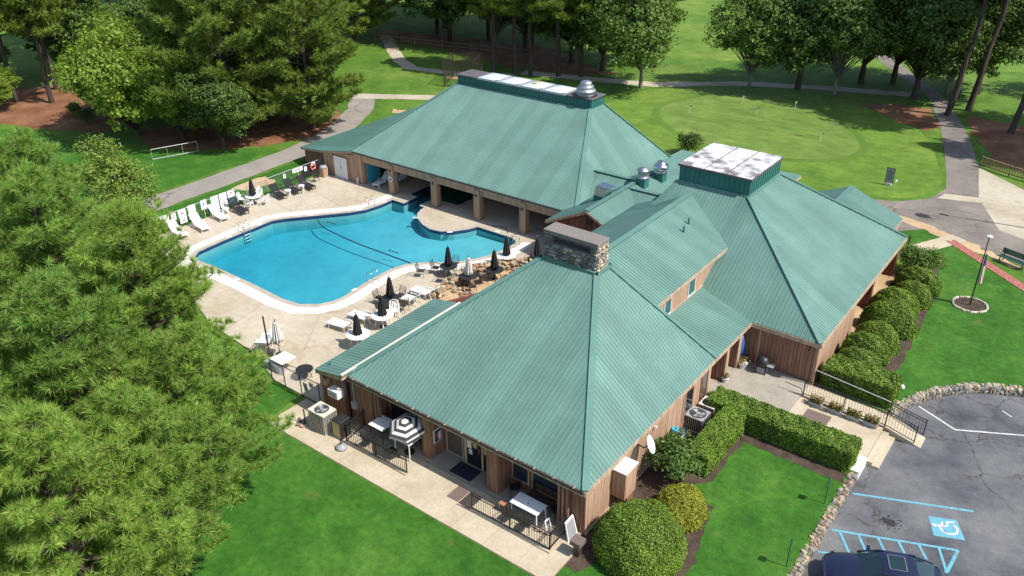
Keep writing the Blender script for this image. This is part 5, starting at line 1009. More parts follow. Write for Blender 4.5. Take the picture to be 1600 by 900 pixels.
for a in [('white sign at the tree end of the fence', 29.6, 30.3, .75, 1.25), ('white sign with a red mark near the trees', 30.5, 30.9, .65, 1.2, 'white_paint', 'sign_red'), ('upper white sign, left of the two stacked pairs', 31.1, 31.75, .72, 1.25, 'white_paint', 'sign_dark'), ('lower white sign, left of the two stacked pairs', 31.15, 31.75, .15, .68, 'white_paint', 'sign_dark'), ('upper white sign above the blue sign', 31.95, 32.6, .8, 1.35), ('blue and white sign below the plain white sign', 31.95, 32.6, .22, .76, 'white_paint', 'blue_plastic'),
    ('upper left sign of the six-sign block', 34.0, 34.68, .82, 1.4), ('lower left sign of the six-sign block', 34.0, 34.68, .22, .78, 'white_paint', 'sign_dark'), ('upper middle sign of the six-sign block', 34.78, 35.46, .82, 1.4), ('lower middle sign of the six-sign block', 34.78, 35.46, .22, .78, 'white_paint', 'sign_dark'), ('upper right sign of the six-sign block with red print', 35.56, 36.2, .82, 1.4, 'white_paint', 'sign_red'), ('lower right teal sign of the six-sign block', 35.56, 36.2, .3, .78, 'sign_blue', 'white_paint'),
    ('small white tag on the fence above bare soil', 38.35, 38.6, .55, .9), ('small white tag on the fence by the dark lounge chairs', 41.1, 41.35, .75, 1.1), ('small white notice on the black screen', 43.35, 43.65, .7, 1.1), ('second white notice on the black screen', 44.2, 44.6, .95, 1.25)]: sign(*a)
ps1 = thing('post_sign', 'tall white sign on a thin post between the sign groups', 'sign', (-55.2, 33.2, 0)); MB().tube([(-55.2, 33.2, 0), (-55.2, 33.2, 1.1)], .018, 6).build('post', 'white_paint', ps1); box('panel', 'white_paint', ps1, -55.18, -55.16, 32.95, 33.45, .75, 1.5); box('print', 'blue_plastic', ps1, -55.16, -55.155, 33.14, 33.26, 1.05, 1.25)
ps2 = thing('post_sign', 'long white lettered sign on a post by the pavilion', 'sign', (-55.3, 42.6, 0)); MB().tube([(-55.3, 42.6, 0), (-55.3, 42.6, 1.2)], .018, 6).build('post', 'white_paint', ps2); box('panel', 'white_paint', ps2, -55.28, -55.26, 42.0, 43.1, .95, 1.3); 
for k in range(7): box('print', 'sign_dark', ps2, -55.26, -55.255, 42.2+k*.1, 42.26+k*.1, 1.08, 1.17)
lr = thing('life_ring', 'orange life ring hanging on the black fence screen', 'life ring', (-55.4, 44.4, .7)); MB().tube([(-55.42, 44.35+.24*math.cos(k*.449), .85+.24*math.sin(k*.449)) for k in range(15)], .065, 8, False).build('ring', 'orange_ring', lr, True)
for k in range(4): a = k*1.571+.78; MB().tube([(-55.42, 44.35+.24*math.cos(a-.12), .85+.24*math.sin(a-.12)), (-55.42, 44.35+.24*math.cos(a+.12), .85+.24*math.sin(a+.12))], .07, 8).build('band', 'white_plastic', lr)
lr2 = thing('life_ring', 'white life ring hanging on the first pavilion pillar', 'life ring', (-46.9, 45.2, 1.2)); MB().tube([(-46.85+.2*math.cos(k*.449), 45.2, 1.35+.2*math.sin(k*.449)) for k in range(15)], .05, 8, False).build('ring', 'white_plastic', lr2, True); MB().tube([(-46.85, 45.2, 1.15), (-46.85, 45.2, .7)], .02, 5).build('cord', 'white_fabric', lr2)
tc = thing('trash_can', 'tan trash can with dark lid at the corner of the storage wall', 'trash can', (-54.5, 44.7, D)); box('body', 'siding_tan', tc, -54.78, -54.22, 44.42, 44.98, D, .85, bevel=.02); MB().lathe([(.33, 0), (.34, .06), (.28, .16), (.1, .2)], 18, (-54.5, 44.7, .85)).build('lid', 'grey_metal', tc, True)
hs_ = thing('garden_hose', 'dark hose lying on the pavilion floor edge', 'hose', (-34.6, 45.1, D)); MB().tube([(-36.1, 45.0, .085), (-35.6, 45.3, .085), (-35.0, 45.25, .085), (-34.6, 44.9, .085), (-34.4, 44.65, .085)], .03, 6).build('hose', 'black_metal', hs_, True)
# gate and lamp post at the deck corner
gt = thing('metal_gate', 'chain link gate and fence at the front corner of the deck', 'gate', (-30.5, 22.0, 0))
for x in (-33.2, -32.1, -30.75, -29.3): MB().tube([(x, 22.0, 0), (x, 22.0, 1.45)], .03, 7).build('post', 'black_metal', gt)
MB().tube([(-33.2, 22.0, 1.4), (-29.3, 22.0, 1.4)], .02, 6).tube([(-33.2, 22.0, .1), (-29.3, 22.0, .1)], .02, 6).build('rail', 'black_metal', gt); wm = MB(); x = -33.2
while x < -29.4: wm.beam((x, 22.0, .1), (min(-29.3, x+1.3), 22.0, 1.4), .004, .004); wm.beam((x, 22.0, 1.4), (min(-29.3, x+1.3), 22.0, .1), .004, .004); x += .15
stuff(wm.build('wire_mesh', 'galvanised', gt))
for x, z in ((-30.5, .75), (-30.0, .95), (-30.45, .5)): box('notice', 'grey_metal', gt, x, x+.32, 21.96, 21.97, z, z+.3)
up_ = thing('umbrella_post', 'dark bare post beside the pale folded umbrella', 'post', (-35.3, 23.5, D)); MB().tube([(-35.3, 23.5, D), (-35.35, 23.5, 2.6)], .05, 8).build('post', 'brown_metal', up_); MB().lathe([(.22, 0), (.22, .05), (.07, .1)], 14, (-35.3, 23.5, D)).build('base', 'black_metal', up_)
pb = thing('planter_box', 'grey planter box on the deck below the white square table', 'planter', (-33.9, 22.7, D)); box('box', 'grey_metal', pb, -34.7, -33.2, 22.55, 22.85, D, .5); 

# ------------------------------------------------------------------ front walk
def condenser(label, x, y, z, w, d, h, body, rz=0):
    t = proto('air_conditioner', label, 'air conditioner'); MB().box(-w/2, w/2, -d/2, d/2, 0, .05).build('pad', 'planter_grey', t); MB().box(-w/2+.04, w/2-.04, -d/2+.04, d/2-.04, .05, h-.06).build('coil', 'dark_interior', t)
    m = MB(); n = 10
    for k in range(n):
        a = -w/2+.02+(w-.04)*k/(n-1); b = -d/2+.02+(d-.04)*k/(n-1)
        for s in (-1, 1): m.beam((a, s*(d/2-.02), .05), (a, s*(d/2-.02), h-.06), .024, .03, (0, 1, 0)); m.beam((s*(w/2-.02), b, .05), (s*(w/2-.02), b, h-.06), .03, .024, (0, 1, 0))
    stuff(m.build('louvres', body, t)); tp = MB().box(-w/2, w/2, -d/2, d/2, h-.06, h).build('top', body, t); r_ = min(w, d)*.43
    MB().lathe([(r_, 0), (r_, .012), (r_*.5, .012)], 28, (0, 0, h)).build('fan_opening', 'dark_interior', tp); g = MB()
    for k in range(3): q = [(r_*(.25+.25*k)*math.cos(j*.314), r_*(.25+.25*k)*math.sin(j*.314), h+.03) for j in range(21)]; g.tube(q, .006, 4, False)
    for k in range(3): a = k*2.094+.4; g.add([(.04*math.cos(a), .04*math.sin(a), h+.016), (r_*.85*math.cos(a-.3), r_*.85*math.sin(a-.3), h+.016), (r_*.85*math.cos(a+.35), r_*.85*math.sin(a+.35), h+.022)], [(0, 1, 2)])
    g.lathe([(.09, .0), (.09, .03), (.02, .035)], 12, (0, 0, h+.015)); g.build('fan', 'galvanised', tp); return put(t, x, y, z, rz)
condenser('big cream air conditioner on the front walk at the lean-to wall', -27.75, 20.85, .05, 1.15, .85, 1.15, 'cream_metal')
condenser('grey air conditioner along the right wall behind the short hedge', -12.9, 32.0, 0, .95, .95, .85, 'galvanised'); condenser('tan air conditioner nearest the entry hedge', -12.85, 33.25, 0, .85, .85, .8, 'cream_metal')
cb = thing('service_cabinet', 'black topped tan cabinet standing beside the big air conditioner', 'cabinet', (-26.55, 21.0, .05)); box('body', 'cardboard_tan', cb, -26.9, -26.35, 20.7, 21.3, .05, .98); box('side_panel', 'black_metal', cb, -26.36, -26.3, 20.68, 21.32, .05, .99); box('top', 'black_metal', cb, -26.93, -26.3, 20.66, 21.35, .99, 1.06, bevel=.015)
ubs = thing('parasol_stand', 'grey umbrella base with short stem on the front walk', 'umbrella base', (-25.85, 20.25, .05)); MB().lathe([(.27, 0), (.28, .1), (.24, .18), (.1, .24), (.05, .27)], 22, (-25.85, 20.25, .05)).build('base', 'grey_metal', ubs, True); MB().tube([(-25.85, 20.25, .3), (-25.85, 20.25, .62)], .035, 8).build('stem', 'black_metal', ubs)
hp_ = thing('hand_pump', 'rusty iron pipe stand at the far end of the front walk', 'pipe stand', (-28.75, 20.45, .05)); MB().tube([(-28.75, 20.5, .05), (-28.75, 20.5, .95)], .035, 6).build('pipe', 'brown_metal', hp_)
for k in range(5): stone_obj(hp_, ['stone5', 'chim_stone3'], (-28.9+rnd.uniform(-.3, .3), 20.4+rnd.uniform(-.2, .2), .12), (.3, .22, .12), rnd.uniform(0, 3), name='brick')
wa = thing('wall_air_conditioner', 'white window air conditioner mounted high on the lean-to wall', 'air conditioner', (-27.6, 21.7, 1.3)); box('case', 'white_plastic', wa, -27.95, -27.25, 21.5, 21.95, 1.55, 1.98, bevel=.015); box('grille', 'grey_metal', wa, -27.88, -27.38, 21.485, 21.5, 1.62, 1.92)
lb_ = thing('wall_box', 'small tan box light on the lean-to front wall', 'wall box', (-28.45, 21.9, 1.9)); box('case', 'siding_tan', lb_, -28.55, -28.3, 21.72, 21.96, 1.85, 2.2, bevel=.01)
mt = thing('electric_meter', 'grey electric meter box on the wall left of the fenced porch', 'meter', (-26.75, 22.1, 1)); box('box', 'galvanised', mt, -26.9, -26.6, 22.0, 22.17, .95, 1.35); MB().tube([(-26.75, 22.12, 1.35), (-26.75, 22.12, 2.5)], .03, 6).build('conduit', 'galvanised', mt); MB().lathe([(.1, 0), (.1, .02)], 14).build('dial', 'steel', mt).matrix_local = Matrix.Translation((0, -.11, .2)) @ Matrix.Rotation(math.pi/2, 4, 'X')
def iron_fence(label, pts, h=.95, z=.08, step=.125, name='iron_fence', zs=None, cat='railing', thick=.016):
    t = thing(name, label, cat, (*pts[0], z)); pk = {}
    zs = zs or [z]*len(pts)
    for (a, b, za, zb) in zip(pts[:-1], pts[1:], zs[:-1], zs[1:]):
        A = Vector((*a, za)); B = Vector((*b, zb)); L = (B-A).length; up = Vector((0, 0, 1))
        for hh in (.1, h-.14, h): MB().beam(A+up*hh, B+up*hh, .035, .03).build('rail', 'black_metal', t)
        np_ = max(1, round(L/1.9))
        for k in range(np_+1): p = A.lerp(B, k/np_); MB().beam(p, p+up*(h+.06), .05, .05, (1, 0, 0)).build('post', 'black_metal', t)
        n = int(L/step)
        if 'm' not in pk: pk['m'] = MB().box(-thick/2, thick/2, -thick/2, thick/2, 0, h-.12).mesh('picket'); pk['m'].materials.append(MATS['black_metal'])
        for k in range(1, n): p = A.lerp(B, k/n); o = bpy.data.objects.new('picket', pk['m']); C.objects.link(o); o.parent = t; o.location = p+up*.1-org(t)
    return t
iron_fence('black iron fence enclosing the striped umbrella porch bay', [(-26.2, 22.15), (-26.0, 20.75), (-22.05, 20.8)]); iron_fence('black iron fence around the porch bay with the long white table', [(-18.15, 20.8), (-14.05, 20.85), (-14.1, 22.15)])
square_table('square white table left of the striped umbrella in the porch bay', -24.75, 22.0, .075, .95, .95, .95, 'white_plastic', 'black_metal', name='bar_table'); square_table('square white table under the open striped umbrella', -23.0, 22.0, .075, 1.05, 1.05, .95, 'white_plastic', 'white_plastic', name='bar_table')
t = square_table('long white table in the right porch bay', -15.9, 21.9, .07, 1.45, .78, .76, 'white_plastic', 'white_plastic', name='long_table')
su = thing('striped_umbrella', 'open black and white striped umbrella in the left porch bay', 'umbrella', (-23.0, 22.0, .07)); MB().tube([(-23.0, 22.0, .1), (-22.95, 21.95, 2.15)], .022, 8).build('pole', 'black_metal', su); MB().lathe([(.25, 0), (.25, .06), (.06, .12)], 16, (-23.0, 22.0, .075)).build('base', 'black_metal', su)
cc = Vector((-22.95, 21.8, 2.12)); tilt = Matrix.Rotation(.22, 4, 'X'); rings = [.95, .8, .65, .5, .35, .2, .0]; canopy = None
for j in range(6):
    m = MB(); 
    for r_ in (rings[j], rings[j+1]):
        for k in range(6): a = k*math.pi/3+.2; v = tilt @ Vector((r_*math.cos(a), r_*math.sin(a), -.42*(r_/.95)**1.25)); m.v.append(tuple(cc+v))
    m.f = [(k, (k+1) % 6, 6+(k+1) % 6, 6+k) for k in range(6)]
    o = m.build('canopy' if canopy is None else 'canopy_stripe', 'white_fabric' if j % 2 else 'stripe_dark', su if canopy is None else canopy)
    if canopy is None: canopy = o
vm = MB()
for r_, dz in ((.95, 0), (.955, -.12)):
    for k in range(6): a = k*math.pi/3+.2; v = tilt @ Vector((r_*math.cos(a), r_*math.sin(a), -.42+dz)); vm.v.append(tuple(cc+v))
vm.f = [(k, (k+1) % 6, 6+(k+1) % 6, 6+k) for k in range(6)]; vm.build('valance', 'white_fabric', su)
def bar_chair(label, x, y, rz, mat='black_metal', s=1.0):
    t = make_metal_chair(mat); t['label'] = label; t['group'] = 'porch chairs'; return put(t, x, y, .075, rz, s)
first = bar_chair('black porch chair left of the striped umbrella table', -24.0, 22.5, .6)
for k, (lab, x, y, rz) in enumerate([('black porch chair at the left square table', -25.1, 22.75, .2), ('black porch chair behind the striped umbrella table', -22.9, 22.72, 0), ('black porch chair in front of the left square table', -24.9, 21.2, 3.2), ('black porch chair before the fence under the umbrella', -23.4, 21.2, 2.9), ('dark armchair in the right porch bay beside the pillar', -17.2, 22.7, .7), ('black porch chair at the far right end of the long table', -14.9, 22.6, -.5), ('black porch chair at the front of the long table, left', -16.4, 21.25, 3.1), ('black porch chair at the front of the long table, right', -15.5, 21.2, 3.3)]):
    o = dup(first, lab); put(o, x, y, .075, rz)
bn = thing('porch_bench', 'dark slatted bench under the blue window in the right porch bay', 'bench', (-15.6, 23.8, .07))
for k in range(4): box('seat_slat', 'brown_metal', bn, -16.5, -14.7, 22.55+k*.12, 22.65+k*.12, .48, .51)
for k in range(3): box('back_slat', 'brown_metal', bn, -16.5, -14.7, 23.03, 23.06, .6+k*.14, .7+k*.14)
for x in (-16.4, -14.85): box('leg', 'black_metal', bn, x, x+.06, 22.57, 22.63, .07, .48); box('leg', 'black_metal', bn, x, x+.06, 22.96, 23.02, .07, 1.0)
rs = thing('step_stool', 'small reddish stool at the left end of the long white table', 'stool', (-17.0, 21.6, .07)); box('seat', 'terracotta', rs, -17.2, -16.85, 21.45, 21.8, .42, .47)
for a in (-17.18, -16.9):
    for b in (21.47, 21.75): box('leg', 'white_plastic', rs, a, a+.03, b, b+.03, .07, .42)
wst = thing('folding_stand', 'white folding stand at the right end of the long table', 'stand', (-14.75, 21.6, .07)); MB().beam((-14.95, 21.5, .07), (-14.75, 21.5, .75), .05, .03).beam((-14.6, 21.5, .07), (-14.75, 21.5, .75), .05, .03).beam((-14.95, 21.8, .07), (-14.75, 21.8, .75), .05, .03).beam((-14.6, 21.8, .07), (-14.75, 21.8, .75), .05, .03).beam((-14.75, 21.5, .75), (-14.75, 21.8, .75), .05, .04).build('frame', 'white_plastic', wst)
def flatmat(label, x0, x1, y0, y1, z, mat): o = box('door_mat', mat, None, x0, x1, y0, y1, z, z+.014); return tag(o, label, 'mat')
flatmat('dark navy mat at the front doors', -20.6, -19.35, 22.1, 22.95, .076, 'navy_mat'); flatmat('brown mat on the front walk by the fence end', -19.6, -18.95, 20.78, 21.65, .055, 'brown_mat'); flatmat('second brown mat beside the fence end', -18.9, -18.25, 20.76, 21.63, .055, 'dark_rubber'); flatmat('brown mat at the foot of the entry steps', -9.0+.03, -7.75, 35.85, 36.75, .031, 'brown_mat')
bd = thing('leaning_board', 'blue backed white board leaning by the corner of the porch', 'board', (-13.75, 22.0, .01)); MB().add([(-13.72, 21.7, .02), (-13.72, 22.4, .02), (-13.98, 22.4, .95), (-13.98, 21.8, .9), (-13.67, 21.7, .02), (-13.67, 22.4, .02), (-13.93, 22.4, .95), (-13.93, 21.8, .9)], [(3, 2, 1, 0), (4, 5, 6, 7), (0, 1, 5, 4), (1, 2, 6, 5), (2, 3, 7, 6), (3, 0, 4, 7)]).build('panel', 'white_paint', bd); MB().add([(-13.686, 21.77, .1), (-13.686, 22.33, .1), (-13.9, 22.33, .87), (-13.9, 21.84, .83)], [(0, 1, 2, 3)]).build('print', 'grey_metal', bd)
bb = thing('post_box', 'brown wooden post box at the end of the front walk', 'box', (-13.0, 21.4, 0)); box('post', 'brown_metal', bb, -13.18, -12.92, 21.28, 21.52, 0, .62); box('lid', 'brown_mat', bb, -13.3, -12.8, 21.15, 21.65, .62, .86, bevel=.02)
# right wall
uc = thing('utility_cabinet', 'tall tan utility cabinet with pale top on the right wall', 'cabinet', (-13.05, 25.0, .2)); box('body', 'siding_tan', uc, -13.39, -12.72, 24.55, 25.5, .75, 2.2, bevel=.015); box('top', 'white_paint', uc, -13.39, -12.68, 24.5, 25.55, 2.2, 2.24); box('lower_door', 'siding', uc, -13.39, -12.82, 25.0, 25.5, .08, .72); MB().tube([(-13.1, 24.75, .05), (-13.1, 24.75, .75)], .05, 6).build('pipe', 'copper_pipe', uc)
sdh = thing('satellite_dish', 'round pale satellite dish on an arm at the right wall', 'satellite dish', (-13.3, 26.6, 1.6)); dmb = MB(); R_ = .42
for i in range(6):
    for k in range(24): rr_ = R_*i/5; a = k*math.pi/12; dmb.v.append((rr_*math.cos(a), rr_*math.sin(a), .28*(rr_/R_)**2*R_))
for i in range(5):
    for k in range(24): dmb.f.append((i*24+k, i*24+(k+1) % 24, (i+1)*24+(k+1) % 24, (i+1)*24+k))
dsh = dmb.build('dish', 'white_paint', sdh, True); dsh.data.transform(Matrix.Translation((13.3, -26.6, -1.6)).inverted().inverted()) if False else None
for v in dsh.data.vertices: v.co = v.co+Vector((-13.3, 26.6, 1.6))
dsh.data.transform(Matrix.Translation((.5, .0, .85)) @ Matrix.Rotation(math.radians(62), 4, Vector((-.35, 1, 0)).normalized()))
MB().tube([(-13.35, 26.6, 2.2), (-13.0, 26.6, 2.2), (-12.82, 26.6, 2.42)], .03, 6).build('arm', 'black_metal', sdh); MB().tube([(-12.8, 26.6, 2.3), (-12.3, 26.55, 2.35)], .015, 5).build('feed_arm', 'black_metal', sdh)
tk = thing('propane_tank', 'small silver propane tank with blue cap by the right wall', 'tank', (-12.95, 30.3, 0)); tm = MB().lathe([(.02, -.5), (.2, -.46), (.3, -.34), (.32, -.2), (.32, .2), (.3, .34), (.2, .46), (.02, .5)], 20).build('tank', 'steel', tk, True)
for v in tm.data.vertices: v.co += Vector((-12.95, 30.3, 0))
tm.data.transform(Matrix.Translation((0, 0, .5)) @ Matrix.Rotation(math.pi/2, 4, Vector((1, .5, 0)))); MB().lathe([(.17, 0), (.17, .18), (.12, .2)], 14, (-13.2, 30.15, .76)).build('cap', 'sign_blue', tk); 
for y in (30.05, 30.5): box('leg', 'galvanised', tk, -13.1, -12.8, y, y+.06, 0, .25)
# ------------------------------------------------------------------ entry
iron_fence('black iron railing on the planter side of the ramp', [(-9.55, 37.58), (-5.4, 37.56), (-3.95, 37.52)], .95, .16, .14, zs=[.16, .04, PK+.12]); iron_fence('black iron railing at the foot of the ramp by the stone wall', [(-5.5, 38.75), (-3.75, 38.5)], .95, PK, .16, zs=[-.2, PK+.02])
hr = thing('handrail', 'single pale pipe handrail along the ramp hedge', 'handrail', (-9.4, 38.85, .1)); MB().tube([(-9.5, 38.82, .15), (-9.5, 38.82, 1.1), (-5.5, 38.8, .72), (-5.5, 38.8, -.2)], .025, 6).build('rail', 'galvanised', hr)
ss = thing('step_rail', 'short black grab bar beside the entry steps', 'handrail', (-9.9, 37.7, .16)); MB().tube([(-10.6, 37.62, .55), (-9.7, 37.6, .5), (-9.6, 37.6, .16)], .02, 6).build('bar', 'black_metal', ss)
def planter(label, x, y):
    t = proto('planter_box', label, 'planter'); m = MB(); m.add([(-.3, -.12, 0), (.3, -.12, 0), (.3, .12, 0), (-.3, .12, 0), (-.36, -.16, .26), (.36, -.16, .26), (.36, .16, .26), (-.36, .16, .26)], [(3, 2, 1, 0), (4, 5, 6, 7), (0, 1, 5, 4), (1, 2, 6, 5), (2, 3, 7, 6), (3, 0, 4, 7)]); m.build('trough', 'planter_grey', t); rg = np.random.default_rng(int(abs(x)*100)); n = 420
    P = np.stack([rg.uniform(-.34, .34, n), rg.uniform(-.17, .17, n), .26+rg.random(n)**1.5*.34], 1); stuff(link('plants', fast_mesh('plants', leaf_faces(rg, P, np.tile([0, 0, 1.], (n, 1)), .055), 4), 'flower', t)); return put(t, x, y, .03, -.02)
for lab, x in [('grey planter trough nearest the entry steps', -8.75), ('grey planter trough second from the entry steps', -7.75), ('grey planter trough third from the entry steps', -6.85), ('grey planter trough nearest the parking lot', -5.98)]: planter(lab, x, 37.2)
gr = thing('kettle_grill', 'black barrel grill with side shelf against the pro shop wall', 'grill', (-12.15, 38.35, .16)); MB().lathe([(.2, .35), (.33, .45), (.36, .62), (.36, .66)], 20, (-12.15, 38.35, .16)).build('bowl', 'black_metal', gr, True); MB().lathe([(.36, .67), (.34, .8), (.22, .95), (.05, 1.0)], 20, (-12.15, 38.35, .16)).build('lid', 'black_metal', gr, True); box('cabinet', 'grey_metal', gr, -12.42, -11.85, 38.1, 38.6, .2, .55); box('shelf', 'galvanised', gr, -11.85, -11.5, 38.15, 38.55, .72, .75)
for a in (-12.4, -11.9): box('leg', 'black_metal', gr, a, a+.05, 38.1, 38.15, .16, .6); box('leg', 'black_metal', gr, a, a+.05, 38.55, 38.6, .16, .6)
bl_ = thing('folded_banner', 'tall folded blue banner leaning in the link porch corner', 'banner', (-13.55, 38.4, .16)); MB().tube([(-13.55, 38.45, .16), (-13.6, 38.5, 2.1)], .025, 6).build('pole', 'white_paint', bl_); m = MB()
for z, r_ in ((.35, .14), (.8, .2), (1.4, .17), (1.75, .1)):
    for k in range(12): a = k*.5236; f = r_*(1+.3*math.cos(4*a)); m.v.append((-13.56+f*math.cos(a), 38.45+f*math.sin(a), .16+z))
m.f = [(i*12+k, i*12+(k+1) % 12, (i+1)*12+(k+1) % 12, (i+1)*12+k) for i in range(3) for k in range(12)]+[tuple(range(36, 48))]; m.build('cloth', 'blue_plastic', bl_, True)
def pot(label, x, y, z, s):
    t = thing('flower_pot', label, 'flower pot', (x, y, z)); MB().lathe([(.16*s, 0), (.24*s, .28*s), (.26*s, .3*s), (.22*s, .3*s)], 18, (x, y, z)).build('pot', 'white_paint', t); rg = np.random.default_rng(int(abs(y)*10)); n = 160
    P = np.stack([x+rg.normal(size=n)*.14*s, y+rg.normal(size=n)*.14*s, z+.3*s+rg.random(n)*.3*s], 1); me = fast_mesh('plant', leaf_faces(rg, P, np.tile([0, 0, 1.], (n, 1)), .05), 4); stuff(link('plant', me, 'flower', t)); return t
pot('white flower pot beside the link porch pillar', -13.15, 38.15, .16, 1.0); pot('low flower pot at the corner of the entry hedge', -13.35, 36.3, .16, .8)
# retaining wall along the parking lot
def kerb_wall(name, label, pts, top, base, w, sz, mats, cat='wall', capped=False):
    t = thing(name, label, cat, (*pts[0], base)); cm_ = MB()
    for a, b in zip(pts[:-1], pts[1:]): cm_.beam((*a, (top+base)/2-.05), (*b, (top+base)/2-.05), w*.86, (top-base)*.86)
    cm_.build('mortar_core', 'mortar', t)
    for a, b in zip(pts[:-1], pts[1:]):
        a = Vector(a); b = Vector(b); L = (b-a).length; n = max(1, int(L/sz)); ang = math.atan2((b-a).y, (b-a).x)
        for k in range(n):
            p = a.lerp(b, (k+.5)/n); h = top-base
            for j, zz in enumerate((.27, .76)):
                for s in (-.25, .25):
                    nn = Vector((-(b-a).y, (b-a).x)).normalized()*s*w; stone_obj(t, mats, (p.x+nn.x, p.y+nn.y, base+h*zz+rnd.uniform(-.03, .03)), (sz*rnd.uniform(1.0, 1.35), w*rnd.uniform(.65, .85), h*rnd.uniform(.6, .72)), ang, .1)
    return t
kerb_wall('retaining_wall', 'rough stone retaining wall between the front lawn and parking lot', [(-5.56, 18.5), (-5.56, 33.2)], .04, PK, .34, .2, ['stone1', 'stone3', 'chim_stone0', 'chim_stone2', 'chim_stone3', 'stone0', 'stone5'])
tb = box('capped_wall', 'coping', None, -5.8, -5.34, 33.25, 34.55, PK, .1, bevel=.02); tag(tb, 'pale concrete kerb wall beside the entry walk end', 'wall')
kerb_wall('retaining_wall', 'curved stone edging between the flagpole lawn and parking lot', [(-5.6, 39.0)]+[(p[0]-.1, p[1]+.12) for p in wall_curve[2:9]], .04, PK, .36, .2, ['stone2', 'stone0', 'chim_stone2', 'stone1', 'chim_stone0'])
for lab, x, y in [('small accessible parking sign post behind the stone wall', -5.95, 30.4), ('second small parking sign post nearer the camera', -5.95, 25.9)]:
    t = thing('parking_sign', lab, 'sign', (x, y, 0), 0, 'small parking sign posts'); MB().tube([(x, y, 0), (x, y, 1.5)], .022, 6).build('post', 'bench_green', t); box('panel', 'bench_green', t, x+.02, x+.035, y-.15, y+.15, 1.1, 1.5)
egr = tag(MB().lathe([(.02, 0), (.1, .04), (.14, .14), (.1, .24), (.02, .3)], 12, (-5.6, 41.4, .01)).build('white_stone', 'white_paint', None, True), 'small white rounded marker stone on the flagpole lawn edge', 'stone')
# car
def make_car(label, c, ang):
    t = proto('parked_car', label, 'car'); L = 4.6
    st_ = [(-2.3, .50, .48, .62), (-2.18, .70, .40, .72), (-1.9, .82, .32, .80), (-1.3, .89, .26, .86), (-.8, .90, .26, .93), (0, .91, .26, .96), (.9, .91, .26, .97), (1.5, .90, .28, .99), (1.95, .86, .34, .98), (2.2, .76, .42, .92), (2.3, .6, .5, .8)]
    m = MB(); n = 14
    for x, w, z0, z1 in st_:
        zm = (z0+z1)/2; h = (z1-z0)/2
        for k in range(n):
            a = 2*math.pi*(k+.5)/n; ca, sa = math.cos(a), math.sin(a); e = .45; m.v.append((x, w*math.copysign(abs(ca)**e, ca), zm+h*math.copysign(abs(sa)**e, sa)+(.035*(1-abs(ca)) if sa > 0 else 0)))
    for i in range(len(st_)-1):
        for k in range(n): m.f.append((i*n+k, i*n+(k+1) % n, (i+1)*n+(k+1) % n, (i+1)*n+k))
    m.f += [tuple(range(n)), tuple(reversed(range((len(st_)-1)*n, len(st_)*n)))]; body = m.build('body', 'car_paint', t, True)
    g = MB(); gs = [(-.98, .70, .90, .92), (-.25, .62, .90, 1.33), (.05, .61, .90, 1.39), (.6, .61, .90, 1.40), (1.05, .60, .90, 1.34), (1.85, .66, .92, .98)]
    for x, w, z0, z1 in gs: g.v += [(x, -w-.16*(1 if z1 > 1 else .9), z0), (x, -w, z1-.02*(z1 > 1)), (x, -w*.55, z1+.02*(z1 > 1)), (x, w*.55, z1+.02*(z1 > 1)), (x, w, z1-.02*(z1 > 1)), (x, w+.16*(1 if z1 > 1 else .9), z0)]
    k6 = 6; g.f = [(i*k6+k, (i+1)*k6+k, (i+1)*k6+k+1, i*k6+k+1) for i in range(5) for k in range(5)]; g.build('cabin_glass', 'car_glass', t)
    r_ = MB(); rs_ = gs[1:5]
    for x, w, z0, z1 in rs_: r_.v += [(x, -w*1.01, z1-.015), (x, -w*.55, z1+.028), (x, w*.55, z1+.028), (x, w*1.01, z1-.015)]
    r_.f = [(i*4+k, (i+1)*4+k, (i+1)*4+k+1, i*4+k+1) for i in range(3) for k in range(3)]; rf = r_.build('roof', 'car_paint', t, True)
    MB().box(.02, .62, -.36, .36, 1.425, 1.436).build('sunroof', 'car_glass', rf); fm = MB()
    for (a, b, c_, d_) in [(-.01, .65, -.39, -.37), (-.01, .65, .37, .39), (-.01, .02, -.39, .39), (.62, .65, -.39, .39)]: fm.box(a, b, c_, d_, 1.425, 1.44)
    fm.build('sunroof_trim', 'dull_steel', rf)
    for s in (-1, 1):
        MB().beam((-.98, s*.82, .93), (-.25, s*.63, 1.34), .06, .05).beam((1.05, s*.62, 1.35), (1.85, s*.8, .97), .09, .05).beam((.42, s*.79, .93), (.42, s*.62, 1.37), .07, .04).beam((-.25, s*.63, 1.345), (1.05, s*.62, 1.355), .05, .04).build('pillar_trim', 'car_paint', t)
        MB().add([(-.66, s*.86, .98), (-.5, s*.86, .98), (-.52, s*1.06, 1.02), (-.62, s*1.06, 1.02), (-.66, s*.86, 1.06), (-.5, s*.86, 1.08), (-.5, s*1.06, 1.13), (-.6, s*1.06, 1.12)], [(3, 2, 1, 0), (4, 5, 6, 7), (0, 1, 5, 4), (1, 2, 6, 5), (2, 3, 7, 6), (3, 0, 4, 7)]).build('mirror', 'car_paint', t)
        MB().add([(-2.2, s*.5, .66), (-1.95, s*.82, .7), (-1.75, s*.84, .8), (-2.05, s*.55, .77)], [(0, 1, 2, 3)]).build('headlight', 'window_glass', t)
        for x in (-1.42, 1.42):
            w = MB().lathe([(.14, -.1), (.31, -.1), (.33, -.05), (.33, .05), (.31, .1), (.14, .1)], 22).build('wheel', 'dark_rubber', t); w.matrix_local = Matrix.Translation((x, s*.8, .33)) @ Matrix.Rotation(math.pi/2, 4, 'X'); rm_ = MB().lathe([(.2, -.105), (.2, .105)], 18).build('rim', 'dull_steel', w)
    MB().box(-.62, -.5, -.12, .0, .985, .99).build('paper', 'white_paint', t)
    return put(t, c[0], c[1], c[2], ang)
